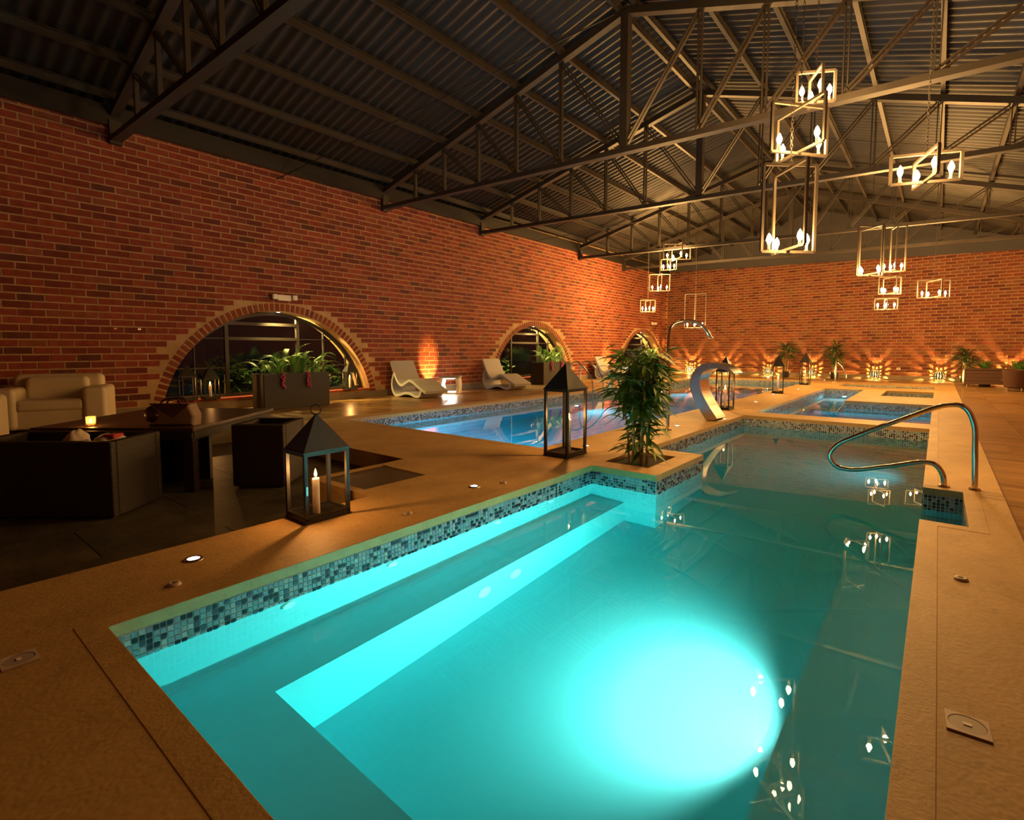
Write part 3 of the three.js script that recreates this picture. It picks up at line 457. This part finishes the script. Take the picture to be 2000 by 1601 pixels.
lantern('small dark lantern on the sill of the middle arched window', -8.72, -13.0, 0.24, 0.36, 0.2, 0, SILL + 0.02, 0.2, 'candle on the sill of the middle arched window', false);

// ---------- deck fittings ----------
function deckLight(label, x, z, k = 1) {
  const o = thing('deck_light', label, 'deck light', [x, 0, z], 0, 'recessed lights along the deck'); obj('trim_ring', lathe([[0.026, 0.002], [0.026, 0.006], [0.038, 0.005], [0.041, 0]]), mat.brushed, o); obj('lens', lathe([[0, 0.006], [0.02, 0.0055], [0.026, 0.003]]), mat.led, o);
  spot(scene, WHITE, 0.5 * k, V(x, 0.012, z), V(x, 1, z), 1.45, 0.4, 1);
}
{ const P = (u, v) => G(u, v); const names = ['on the deck near the corner skimmer lid', 'on the deck past the short lantern', 'beside the tall lantern', 'next to the bamboo planter', 'at the foot of the cascade lantern', 'beside the spa pool corner', 'in front of the grey lantern', 'beyond the grey lantern', 'near the far end of the deck', 'behind the bamboo by the long pool'];
  [[378, 1092], [926, 950], [1145, 871], [1322, 832], [1418, 799], [1476, 785], [1510, 770], [1559, 760], [1610, 742], [1218, 832]].forEach(([u, v], i) => { const p = P(u, v); const x = Math.min(Math.max(p.x, -2.78), -2.3); deckLight('small round light recessed ' + names[i], x, p.z); }); }
function cap(label, p) { const o = thing('vacuum_fitting', label, 'fitting', [p.x, 0, p.z], 0, 'pale round caps on the deck'); o.scale.setScalar(0.72); obj('cap', lathe([[0, 0.012], [0.016, 0.012], [0.018, 0.016], [0.028, 0.015], [0.034, 0.006], [0.036, 0]]), mat.plasticLid, o); obj('cap_slot', box(0.02, 0.004, 0.006, 0, 0.0135, 0), mat.planter, o); }
cap('pale cap on the deck beside the first deck light', G(340, 1142)); cap('pale cap on the deck beside the short lantern', G(797, 1003)); cap('pale cap on the deck beside the second deck light', G(983, 943)); cap('pale cap on the right coping', G(1877, 1132));
function lid(label, x, z, turn) { const o = thing('skimmer_lid', label, 'lid', [x, 0, z], turn, 'square skimmer lids'); o.scale.set(0.58, 1, 0.58); obj('frame', extr([[-0.075, 0.075], [0.075, 0.075], [0.075, -0.075], [-0.075, -0.075]], 0.004, [Array.from({ length: 32 }, (_, i) => [0.066 * Math.cos(i * Math.PI / 16), 0.066 * Math.sin(i * Math.PI / 16)])]).translate(0, 0.005, 0), mat.plasticLid, o); obj('cover', cyl(0.064, 0.064, 0.005, 0, 0.0015, 0, 32), M(lin(0.36, 0.3, 0.27), 0.5), o); obj('finger_grip', box(0.03, 0.002, 0.02, 0, 0.0048, 0), mat.white, o); }
lid('square skimmer lid on the corner of the deck', -2.14, -0.235, 0); lid('square skimmer lid on the right coping', 0.1, -1.7, 0.05);

// ---------- steel fittings ----------
{ // handrail over the step
  const z = -4.66, T = thing('handrail', 'bent stainless steel handrail over the pool step', 'handrail'); const p = [[0.232, 0, z - 0.02], [0.222, 0.25, z - 0.02], [0.205, 0.46, z - 0.02], [0.15, 0.56, z - 0.02], [0.06, 0.565, z - 0.02], [-0.19, 0.445, z], [-0.44, 0.305, z], [-0.575, 0.215, z], [-0.618, 0.13, z], [-0.575, 0.055, z], [-0.48, 0.04, z], [-0.25, 0.098, z], [-0.05, 0.155, z], [0.02, 0.145, z], [0.062, 0.08, z], [0.072, 0, z]].map((q) => V(...q));
  obj('rail', tube(p, 0.0175, 160, 14), mat.chrome, T); for (const q of [p[0], p[p.length - 1]]) obj('flange', cyl(0.032, 0.034, 0.008, q.x, 0.006, q.z), mat.chrome, T);
}
{ // cascade
  const T = thing('water_cascade', 'curved polished steel cascade on the deck between the pools', 'cascade', [-2.42, 0, -7.15], -0.12); const pr = [[0.16, 0], [0.03, 0.18], [-0.08, 0.38], [-0.1, 0.55], [-0.03, 0.68], [0.12, 0.735], [0.3, 0.71], [0.42, 0.64]];
  const curve = new THREE.CatmullRomCurve3(pr.map(([x, y]) => V(x, y, 0))), n = 48, pos = [], idx = [], uv = [];
  for (let i = 0; i <= n; i++) { const t = i / n, p = curve.getPoint(t), d = curve.getTangent(t), nn = V(-d.y, d.x, 0), th = 0.065 * (1 - Math.max(0, t - 0.35) / 0.65) ** 0.8 + 0.006; for (const [s, e] of [[-1, -1], [1, -1], [1, 1], [-1, 1]]) { const q = p.clone().addScaledVector(nn, e * th); pos.push(q.x, q.y, s * 0.135); uv.push(t, s); } }
  for (let i = 0; i < n; i++) for (let k = 0; k < 4; k++) { const a = i * 4 + k, b = i * 4 + (k + 1) % 4; idx.push(a, b, a + 4, b, b + 4, a + 4); } idx.push(0, 2, 1, 0, 3, 2, n * 4, n * 4 + 1, n * 4 + 2, n * 4, n * 4 + 2, n * 4 + 3);
  const g = new THREE.BufferGeometry(); g.setAttribute('position', new THREE.Float32BufferAttribute(pos, 3)); g.setAttribute('uv', new THREE.Float32BufferAttribute(uv, 2)); g.setIndex(idx); const h = g.toNonIndexed(); h.computeVertexNormals(); obj('ribbon', h, mat.brushed, T); obj('foot_plate', rbox(0.14, 0.012, 0.34, 0.004, 0.16, 0.006, 0), mat.brushed, T);
}
{ const T = thing('cobra_spout', 'tall stainless steel pipe spout curving over the long pool', 'spout', [-2.44, 0, -5.9]); obj('pipe', tube([V(0, 0, 0), V(0, 0.6, 0), V(0, 1.12, 0), V(0.02, 1.22, -0.03), V(0.09, 1.27, -0.13), V(0.2, 1.27, -0.3), V(0.27, 1.2, -0.4), V(0.31, 1.1, -0.47)], 0.021, 80, 14), mat.chrome, T); obj('nozzle', rbox(0.05, 0.015, 0.07, 0.006, 0.315, 1.09, -0.475), mat.chrome, T); obj('flange', cyl(0.05, 0.052, 0.012, 0, 0.006, 0), mat.chrome, T); }
{ const T = thing('pool_ladder', 'steel ladder with two curved rails on the lounger side of the long pool', 'ladder', [-6.2, 0, -10.6], 0); for (const dz of [-0.24, 0.24]) obj('rail', tube([V(-0.5, 0, dz), V(-0.5, 0.5, dz), V(-0.43, 0.63, dz), V(-0.3, 0.66, dz), V(-0.1, 0.52, dz), V(0.1, 0.28, dz), V(0.13, 0.1, dz), V(0.13, -0.7, dz)], 0.019, 60, 12), mat.chrome, T); for (const y of [-0.05, -0.35, -0.62]) obj('tread', box(0.08, 0.02, 0.46, 0.13, y, 0), mat.chrome, T); }
{ const T = thing('shower_rail', 'small bent steel rail at the far end of the deck', 'rail', [-2.3, 0, -17.7], 0); obj('rail', tube([V(0, 0, 0), V(0, 0.5, 0), V(0.02, 0.58, 0), V(0.1, 0.52, 0), V(0.24, 0.3, 0), V(0.26, 0.12, 0)], 0.02, 40, 10), mat.chrome, T); obj('flange', cyl(0.05, 0.052, 0.02, 0, 0.01, 0), mat.chrome, T); }

// ---------- loungers and tables ----------
function lounger(label, x, z, turn) {
  const o = thing('sun_lounger', label, 'lounger', [x, 0, z], turn, 'moulded sun loungers along the brick wall'); o.scale.set(0.84, 1, 1); // local +x towards the feet
  const W = 0.58, strip = (top, th) => { const c = new THREE.CatmullRomCurve3(top.map(([a, b]) => V(a, b, 0))), n = 40, up = [], dn = []; for (let i = 0; i <= n; i++) { const p = c.getPoint(i / n), d = c.getTangent(i / n); up.push(new THREE.Vector2(p.x - d.y * th / 2, p.y + d.x * th / 2)); dn.unshift(new THREE.Vector2(p.x + d.y * th / 2, p.y - d.x * th / 2)); } return new THREE.ExtrudeGeometry(new THREE.Shape([...up, ...dn]), { depth: W - 0.02, bevelEnabled: true, bevelSize: 0.006, bevelThickness: 0.01, bevelSegments: 2 }).translate(0, 0, -W / 2 + 0.01); };
  obj('seat_shell', strip([[-0.62, 0.70], [-0.52, 0.52], [-0.36, 0.30], [-0.22, 0.235], [-0.05, 0.29], [0.08, 0.335], [0.2, 0.31], [0.42, 0.21], [0.66, 0.12]], 0.045), mat.lounger, o);
  obj('base', strip([[-0.5, 0.48], [-0.58, 0.3], [-0.56, 0.12], [-0.46, 0.03], [-0.3, 0.035], [-0.1, 0.08], [0.1, 0.075], [0.3, 0.03], [0.44, 0.05], [0.5, 0.15]], 0.04), mat.lounger, o);
}
lounger('grey moulded lounger between the front arch and the lit side table', -8.1, -6.95, -0.02); lounger('grey moulded lounger to the right of the lit side table', -8.1, -9.7, -0.06); lounger('grey moulded lounger past the middle arch beside the pool ladder', -8.05, -15.0, 0.1);
function litTable(label, x, z, turn, cd) {
  const o = thing('side_table', label, 'side table', [x, 0, z], turn, 'lit side tables by the loungers'); obj('top', rbox(0.44, 0.05, 0.44, 0.02, 0, 0.355, 0), mat.lounger, o);
  for (const s of [-1, 1]) obj('leg_panel', new THREE.ExtrudeGeometry(new THREE.Shape([[0.13, 0], [0.2, 0], [0.215, 0.17], [0.2, 0.34], [0.13, 0.34], [0.165, 0.17]].map(([a, b]) => new THREE.Vector2(s * a, b))), { depth: 0.4, bevelEnabled: false }).translate(0, 0, -0.2), mat.white, o);
  obj('bottom_panel', rbox(0.36, 0.03, 0.42, 0.01, 0, 0.016, 0), mat.white, o); obj('lamp_tube', rbox(0.2, 0.012, 0.3, 0.005, 0, 0.322, 0), mat.led, o);
  const l = new THREE.RectAreaLight(lin(1, 0.9, 0.78), cd, 0.2, 0.3); o.add(l); l.position.set(0, 0.31, 0); l.rotation.x = -Math.PI / 2;
}
litTable('white side table glowing between two loungers', -8.2, -7.95, 0.62, 60); litTable('small lit side table beside the lounger at the pool ladder', -8.2, -16.1, 0.62, 60);
function wallWasher(label, x, z, cd, ang = 0.42) { const o = thing('wall_washer', label, 'uplight', [x, 0, z], 0, 'uplights on the floor at the brick wall'); obj('housing', cyl(0.05, 0.06, 0.09, 0, 0.045, 0), mat.steelBlack, o); obj('lamp_face', cyl(0.042, 0.042, 0.004, 0, 0.092, 0), mat.led, o); spot(scene, AMBER, cd, V(x, 0.105, z), V(x - 0.38, 0.54, z), ang, 0.35, 1.5); }
wallWasher('small uplight behind the glowing side table', -8.42, -7.85, 26, 0.46); wallWasher('small uplight behind the lounger at the pool ladder', -8.42, -15.9, 22, 0.46);

// ---------- perforated sphere lamps ----------
function sphereShell(R, nu, nv) { // sphere with a round hole in every cell
  const pos = [], K = 16, S = (a, b) => V(Math.cos(b) * Math.cos(a), Math.sin(b), Math.cos(b) * Math.sin(a)).multiplyScalar(R); const B0 = -1.2, B1 = 1.3;
  for (let j = 0; j < nv; j++) for (let i = 0; i < nu; i++) { const da = 2 * Math.PI / nu, db = (B1 - B0) / nv, ac = i * da, bc = B0 + (j + 0.5) * db, sq = (t) => { const c = Math.cos(t), s = Math.sin(t), m = Math.max(Math.abs(c), Math.abs(s)); return [c / m, s / m]; };
    for (let k = 0; k < K; k++) { const t0 = k / K * 2 * Math.PI, t1 = (k + 1) / K * 2 * Math.PI, o0 = sq(t0), o1 = sq(t1), h = 0.27; const A = S(ac + o0[0] * da / 2, bc + o0[1] * db / 2), B = S(ac + o1[0] * da / 2, bc + o1[1] * db / 2), ri = h * db, ka = 1 / Math.max(0.3, Math.cos(bc)); const C = S(ac + Math.cos(t1) * ri * ka, bc + Math.sin(t1) * ri), D = S(ac + Math.cos(t0) * ri * ka, bc + Math.sin(t0) * ri); for (const v of [A, B, C, A, C, D]) pos.push(v.x, v.y, v.z); } }
  for (const [b, s] of [[B0, -1], [B1, 1]]) for (let k = 0; k < 24; k++) { const a = S(k / 24 * 6.2832, b), c = S((k + 1) / 24 * 6.2832, b); pos.push(0, s * R, 0, a.x, a.y, a.z, c.x, c.y, c.z); }
  const g = new THREE.BufferGeometry(); g.setAttribute('position', new THREE.Float32BufferAttribute(pos, 3)); g.computeVertexNormals(); return g;
}
const shell = sphereShell(0.155, 14, 7), shellM = M(lin(0.015, 0.012, 0.01), 0.5, { side: THREE.DoubleSide });
function sphereLamp(label, x, z, cd = 3.2) { const o = thing('sphere_lamp', label, 'lamp', [x, 0, z], rr(0, 1), 'perforated ball lamps along the back wall'); obj('shell', shell, shellM, o).position.y = 0.16; obj('bulb', ball(0.03, 0, 0.16, 0, 12, 8), mat.bulb, o); obj('foot', cyl(0.06, 0.07, 0.012, 0, 0.006, 0), shellM, o); point(scene, AMBER, cd, V(x, 0.16, z), 0.35); }
const backZ = (x) => BW0.z + (BW1.z - BW0.z) * (x - BW0.x) / (BW1.x - BW0.x);
['in the far corner beside the third arch', 'behind the steel cascade', 'left of the first potted palm', 'between the two potted palms', 'right of the second potted palm', 'beside the timber planter bench', 'behind the timber planter bench'].forEach((w, i) => { const x = [-7.7, -6.35, -4.75, -3.36, -1.55, 0.04, 1.55][i]; sphereLamp('perforated ball lamp on the floor ' + w, x, backZ(x) + 0.205, i === 6 || i === 0 ? 20 : 13); });

// ---------- right hand planter bench ----------
{ const T = thing('planter_bench', 'dark timber bench planter with green plants near the back wall', 'bench', [1.15, -0.028, -18.35], 0.05); for (let k = 0; k < 4; k++) obj('plank', box(1.2, 0.085, 0.03, 0, 0.12 + k * 0.09, 0.24), mat.rust, T); obj('seat', rbox(1.22, 0.04, 0.5, 0.01, 0, 0.46, 0), mat.rust, T); obj('back_panel', box(1.2, 0.38, 0.03, 0, 0.25, -0.24), mat.planter, T); obj('side_panel', box(0.03, 0.38, 0.48, -0.6, 0.25, 0), mat.planter, T); obj('side_panel', box(0.03, 0.38, 0.48, 0.6, 0.25, 0), mat.planter, T); for (const sx of [-0.55, 0.55]) for (const sz of [-0.2, 0.2]) obj('leg', cyl(0.02, 0.015, 0.08, sx, 0.04, sz), mat.chrome, T);
  const T2 = thing('barrel_chair', 'rounded dark timber chair with steel feet at the right wall', 'chair', [1.42, -0.028, -16.9], -0.4); obj('body', new THREE.CylinderGeometry(0.3, 0.24, 0.4, 24, 1, true, -0.6, 4.2).translate(0, 0.3, 0), M(lin(0.07, 0.03, 0.016), 0.55, { side: THREE.DoubleSide }), T2); obj('seat', cyl(0.26, 0.24, 0.06, 0, 0.26, 0), mat.planter, T2); obj('foot', cyl(0.2, 0.2, 0.03, 0, 0.1, 0), mat.rust, T2); for (let k = 0; k < 4; k++) obj('leg', cyl(0.015, 0.012, 0.09, 0.17 * Math.cos(k * 1.57 + 0.5), 0.045, 0.17 * Math.sin(k * 1.57 + 0.5)), mat.chrome, T2);
  const g = [frondGeo(0.36, 0.07, 12, 1.5), frondGeo(0.3, 0.06, 12, 1.5)]; [[1.0, -18.95], [1.6, -18.95], [1.6, -17.75]].forEach(([x, z], i) => { const o = thing('leafy_plant', ['green plant behind the timber bench at the palm end', 'green plant behind the timber bench at the wall end', 'green plant between the timber bench and the barrel chair'][i], 'plant', [x, -0.028, z]); obj('pot', lathe([[0, 0], [0.12, 0], [0.15, 0.36], [0.13, 0.36], [0.12, 0.3], [0, 0.3]]), mat.planter, o); for (let k = 0; k < 16; k++) { const f = obj('frond', g[k % 2], mat.fern[k % 3], o); f.position.y = 0.3; f.rotation.order = 'YXZ'; f.rotation.set(rr(-0.4, 0.3), rr(0, 6.28), 0); } }); }

// ---------- armchairs and rattan set ----------
function armchair(label, x, z, turn, y = 0) {
  const o = thing('armchair', label, 'armchair', [x, y, z], turn, 'cream leather armchairs'); o.scale.set(0.88, 0.9, 0.9); const W = 1.18, D = 0.85; // front is +z
  obj('frame', rbox(W - 0.06, 0.24, D - 0.1, 0.03, 0, 0.17, 0), mat.cream, o); for (const s of [-1, 1]) obj('armrest', rbox(0.26, 0.52, D, 0.06, s * (W / 2 - 0.13), 0.31, 0, 4), mat.cream, o);
  obj('backrest', rbox(W - 0.2, 0.62, 0.24, 0.08, 0, 0.42, -D / 2 + 0.14, 4).rotateX(-0.0), mat.cream, o); obj('back_cushion', rbox(W - 0.5, 0.4, 0.16, 0.07, 0, 0.5, -D / 2 + 0.3, 4), mat.cream, o); obj('seat_cushion', rbox(W - 0.5, 0.15, D - 0.22, 0.05, 0, 0.345, 0.08, 4), mat.cream, o);
  for (const sx of [-1, 1]) for (const sz of [-1, 1]) obj('leg', box(0.05, 0.05, 0.05, sx * 0.5, 0.025, sz * 0.34), mat.steelBlack, o);
}
armchair('cream leather armchair against the brick wall', -8.18, PX(112, 780, -8.18).z, Math.PI / 2 - 0.35, -0.004); armchair('cream leather armchair whose right arm shows past the rattan set', -7.02, -0.27, Math.PI / 2 - 0.2, -0.004);
const RT = YAW; // the rattan set stands square to the view
function cubeSeat(label, u0, D0, w, d, h, back) {
  const o = thing('rattan_armchair', label, 'seat', [0, LOW, 0], RT, 'dark woven rattan cube seats'); const c = FH.clone().multiplyScalar(D0 + d / 2).add(V(Math.cos(YAW), 0, -Math.sin(YAW)).multiplyScalar((u0 - CX) * D0 / F + w / 2)); o.position.x = c.x; o.position.z = c.z;
  const t = 0.05, uvb = (g) => boxUV(g, 3.2);
  obj('front_panel', uvb(rbox(w, h, t, 0.012, 0, h / 2 + 0.01, d / 2 - t / 2)), mat.rattan, o); obj('side_panel', uvb(rbox(t, h, d - 2 * t, 0.012, -w / 2 + t / 2, h / 2 + 0.01, 0)), mat.rattan, o); obj('side_panel', uvb(rbox(t, h, d - 2 * t, 0.012, w / 2 - t / 2, h / 2 + 0.01, 0)), mat.rattan, o);
  obj('back_panel', uvb(rbox(w, h + back, t, 0.012, 0, (h + back) / 2 + 0.01, -d / 2 + t / 2)), mat.rattan, o); obj('seat_base', uvb(box(w - 2 * t, 0.05, d - 2 * t, 0, h * 0.62, 0)), mat.rattan, o); obj('cushion', rbox(w - 2 * t - 0.02, 0.09, d - 2 * t - 0.02, 0.035, 0, h * 0.62 + 0.07, 0, 3), M(lin(0.16, 0.11, 0.065), 0.9), o);
  for (const sx of [-1, 1]) for (const sz of [-1, 1]) obj('foot', cyl(0.015, 0.015, 0.02, sx * (w / 2 - 0.04), 0.01, sz * (d / 2 - 0.04), 8), mat.steelBlack, o);
  return o;
}
const seatA = cubeSeat('large dark rattan seat holding folded cloths at the sunken lounge edge', -90, 3.33, 0.97, 0.48, 0.5, 0), seatC = cubeSeat('dark rattan cube seat behind the short lantern', 446, 4.11, 0.415, 0.43, 0.5, 0);
{ const o = thing('rattan_table', 'long low dark table in the sunken lounge', 'table', [0, LOW, 0], RT); const w = 1.25, d = 1.35, c = FH.clone().multiplyScalar(3.95 + d / 2).add(V(Math.cos(YAW), 0, -Math.sin(YAW)).multiplyScalar((372 - CX) * 3.95 / F - w / 2)); o.position.x = c.x; o.position.z = c.z; obj('table_top', rbox(w, 0.035, d, 0.008, 0, 0.49, 0), mat.tableTop, o); obj('apron', [boxUV(box(w - 0.06, 0.07, 0.03, 0, 0.44, d / 2 - 0.04), 3), boxUV(box(w - 0.06, 0.07, 0.03, 0, 0.44, -d / 2 + 0.04), 3), boxUV(box(0.03, 0.07, d - 0.1, w / 2 - 0.04, 0.44, 0), 3), boxUV(box(0.03, 0.07, d - 0.1, -w / 2 + 0.04, 0.44, 0), 3)], mat.rattan, o); for (const sx of [-1, 1]) for (const sz of [-1, 1]) obj('leg', box(0.07, 0.42, 0.07, sx * (w / 2 - 0.06), 0.21, sz * (d / 2 - 0.06)), mat.rattan, o);
  obj('centre_panel', boxUV(box(w - 0.3, 0.42, 0.04, 0, 0.21, 0.2), 3), mat.rattan, o); }
const TY = LOW + 0.5075;
{ const p = G(178, 832, TY); const o = thing('votive_glass', 'small glass cup with a lit tealight on the low table', 'candle holder', [p.x, TY, p.z]); obj('glass_cup', lathe([[0, 0.004], [0.026, 0.004], [0.03, 0.075], [0.033, 0.075], [0.03, 0], [0, 0]]), mat.votive, o); obj('tealight', cyl(0.019, 0.019, 0.02, 0, 0.016, 0), mat.wax, o); obj('flame', lathe([[0, 0], [0.006, 0.008], [0.004, 0.022], [0, 0.034]], 10).translate(0, 0.028, 0), mat.flame, o); point(scene, CANDLE, 0.12, V(p.x, TY + 0.045, p.z), 0.4); }
{ const p = G(344, 829, TY); const o = thing('handbag', 'dark red and tan leather handbag on the low table', 'bag', [p.x, TY, p.z], RT); const sh = new THREE.Shape([[-0.18, 0], [0.17, 0], [0.18, 0.08], [0.14, 0.165], [0, 0.15], [-0.14, 0.17], [-0.185, 0.08]].map(([a, b]) => new THREE.Vector2(a, b))); obj('body', new THREE.ExtrudeGeometry(sh, { depth: 0.07, bevelEnabled: true, bevelSize: 0.02, bevelThickness: 0.03, bevelSegments: 3, bevelOffset: -0.02 }).translate(0, 0, -0.035), mat.bag, o); obj('flap', new THREE.ExtrudeGeometry(new THREE.Shape([[-0.165, 0.175], [0.15, 0.175], [0.02, 0.06]].map(([a, b]) => new THREE.Vector2(a, b))), { depth: 0.006, bevelEnabled: false }).translate(0, 0, 0.066), mat.bagDark, o); obj('end_panel', ball(0.075, -0.15, 0.085, 0.02), mat.bagDark, o); for (const zz of [-0.03, 0.05]) obj('handle', tube([V(-0.09, 0.155, zz), V(-0.06, 0.2, zz), V(0.05, 0.205, zz), V(0.08, 0.155, zz)], 0.007, 20, 8), mat.bagDark, o); }
{ const mk = (label, u, v, s, m, k) => { const p = seatA.position, r = V(Math.cos(YAW), 0, -Math.sin(YAW)); const o = thing('folded_cloth', label, 'cloth', [p.x + r.x * u, LOW + 0.447, p.z + r.z * u], RT); const g = new THREE.SphereGeometry(1, 24, 16); const a = g.attributes.position; for (let i = 0; i < a.count; i++) { const q = V(a.getX(i), a.getY(i), a.getZ(i)), w = 1 + 0.28 * (n16(q.x * 3 + k, q.y * 3 + q.z * 2) - 0.5) + 0.15 * (n64(q.x * 9 + k, q.z * 9 + q.y * 5) - 0.5); a.setXYZ(i, q.x * w * s[0], Math.max(-0.02, q.y * w * s[1]), q.z * w * s[2]); } g.computeVertexNormals(); obj('cloth', g, m, o); return o; };
  mk('crumpled beige cloth in the large rattan seat', 0.07, 0, [0.075, 0.1, 0.08], mat.cloth, 1); const w = mk('crumpled white and red cloth in the large rattan seat', 0.3, 0, [0.12, 0.075, 0.09], mat.white, 5); obj('red_fold', rbox(0.08, 0.03, 0.1, 0.01, 0.03, 0.065, 0.01), mat.clothRed, w); }

// ---------- wall fittings ----------
function exitLight(label, x, y, z) { const o = thing('emergency_light', label, 'emergency light', [x, y, z], 0, 'twin head emergency lights'); obj('body', rbox(0.06, 0.1, 0.24, 0.012, 0.03, 0, 0), mat.white, o); for (const s of [-1, 1]) { obj('lamp_head', rbox(0.06, 0.09, 0.09, 0.02, 0.06, 0.01, s * 0.175).rotateY(0), mat.white, o); obj('lens', box(0.006, 0.06, 0.06, 0.092, 0.01, s * 0.175), mat.glass, o); } }
{ const p = PX(553, 582, WX + 0.02); exitLight('white twin head emergency light above the front arch', p.x, p.y, p.z); const q = PX(1275, 632, WX + 0.02); exitLight('white twin head emergency light above the far arch', q.x, q.y + 0.0, q.z); }
for (const [u, v] of [[225, 641], [272, 642]]) { const p = PX(u, v, WX + 0.006); const o = thing('wall_stud', u < 250 ? 'small metal stud on the brick wall above the armchair' : 'small metal stud on the brick wall left of the front arch', 'stud', [p.x, p.y, p.z]); obj('plate', box(0.008, 0.03, 0.035), mat.chrome, o); obj('pin', rod(V(0, 0, 0), V(0.035, 0.01, 0), 0.006), mat.chrome, o); }
{ const o = thing('wall_outlet', 'small white outlet low on the back wall', 'outlet', [-0.95, 0.34, backZ(-0.95) + 0.03], BWA); obj('plate', rbox(0.1, 0.07, 0.012, 0.004), mat.white, o); obj('sockets', box(0.05, 0.02, 0.006, 0, 0, 0.006), mat.planter, o); }

// ---------- chandeliers ----------
const bulbG = lathe([[0, 0], [0.01, 0.003], [0.013, 0.012], [0.023, 0.038], [0.021, 0.058], [0.011, 0.083], [0, 0.1]], 14);
function chandelier(label, u, vTop, vBot, D, w, turn, opt = {}) {
  const top = PD(u, vTop, D), bot = PD(u, vBot, D), h = top.y - bot.y, bar = opt.bar ?? 0.022; const o = thing('cage_chandelier', label, 'chandelier', [bot.x, bot.y, bot.z], turn, 'crossed frame chandeliers'); const mm = mat.frameSteel;
  [0, Math.PI / 2].forEach((a, k) => { const dx = Math.cos(a), dz = Math.sin(a), e = w / 2, hh = h * (k ? 0.94 : 1), y0 = k ? h * 0.03 : 0, A = V(dx * e, y0, dz * e), B = V(-dx * e, y0, -dz * e), A2 = V(dx * e, y0 + hh, dz * e), B2 = V(-dx * e, y0 + hh, -dz * e); obj('frame', [beam(A, B, bar, bar), beam(A2, B2, bar, bar), beam(A, A2, bar, bar), beam(B, B2, bar, bar)], mm, o); });
  for (let k = 0; k < 4; k++) { const a = k * Math.PI / 2, r = w * 0.36, x = Math.cos(a) * r, z = Math.sin(a) * r; const sk = obj('socket', [cyl(0.011, 0.011, 0.05, x, 0.036, z, 12), cyl(0.018, 0.014, 0.008, x, 0.014, z, 12)], mat.socket, o); const b = obj('bulb', bulbG, mat.bulb, sk); b.position.set(x, 0.06, z);
    const p = V(x, 0.1, z).applyAxisAngle(V(0, 1, 0), turn).add(o.position); point(scene, WARM, BULB_CD * (opt.k ?? 1), p, 1); }
  const yr = roofY(bot.x) + 0.09 - bot.y; const links = []; const n = opt.links ? Math.floor((yr - h) / 0.034) : 0; for (let i = 0; i < n; i++) links.push(new THREE.TorusGeometry(0.012, 0.0028, 5, 10).scale(0.75, 1.7, 1).rotateY(i % 2 ? 0.78 : 2.35).translate(0, h + 0.02 + i * 0.034, 0));
  obj(opt.links ? 'chain' : 'cable', opt.links ? links : cyl(0.004, 0.004, yr - h, 0, h + (yr - h) / 2, 0, 6), mm, o);
}
chandelier('big lantern shaped frame chandelier, lowest of the near cluster', 1538, 322, 492, 4.6, 0.47, 0.75, { links: 1, k: 0.48 });
chandelier('square frame chandelier in the middle of the near cluster', 1560, 205, 300, 4.75, 0.56, 0.9, { links: 1, k: 0.48 });
chandelier('small frame chandelier, topmost of the near cluster', 1592, 140, 200, 5.1, 0.33, 0.5, { links: 1, k: 0.48 });
chandelier('wide low frame chandelier on a long chain to the right of the near cluster', 1806, 300, 356, 4.55, 0.5, 0.35, { links: 1, k: 0.48 });
chandelier('tall slim frame chandelier in front of the back wall', 1698, 442, 538, 9.3, 0.5, 0.8);
chandelier('tall narrow frame chandelier beside the other tall one', 1743, 442, 530, 10.4, 0.4, 0.3);
chandelier('square frame chandelier below the tall narrow ones', 1737, 541, 574, 13, 0.52, 0.6);
chandelier('low wide frame chandelier hanging lowest before the back wall', 1730, 583, 604, 12.7, 0.46, 0.2);
chandelier('wide frame chandelier alone on the right before the back wall', 1823, 547, 581, 12.5, 0.66, 0.45);
chandelier('wide frame chandelier, topmost of the corner cluster', 1322, 477, 506, 14.5, 0.75, 0.75);
chandelier('small frame chandelier directly under the topmost one of the corner cluster', 1306, 506, 527, 15, 0.42, 0.2);
chandelier('frame chandelier in the middle of the corner cluster', 1288, 536, 568, 15.5, 0.58, 0.6);
chandelier('frame chandelier lowest on the wall side of the corner cluster', 1265, 586, 609, 16, 0.46, 0.75);
chandelier('tall frame chandelier behind the curved pipe spout', 1357, 574, 640, 16.5, 0.62, 0.4);

renderer.render(scene, camera);
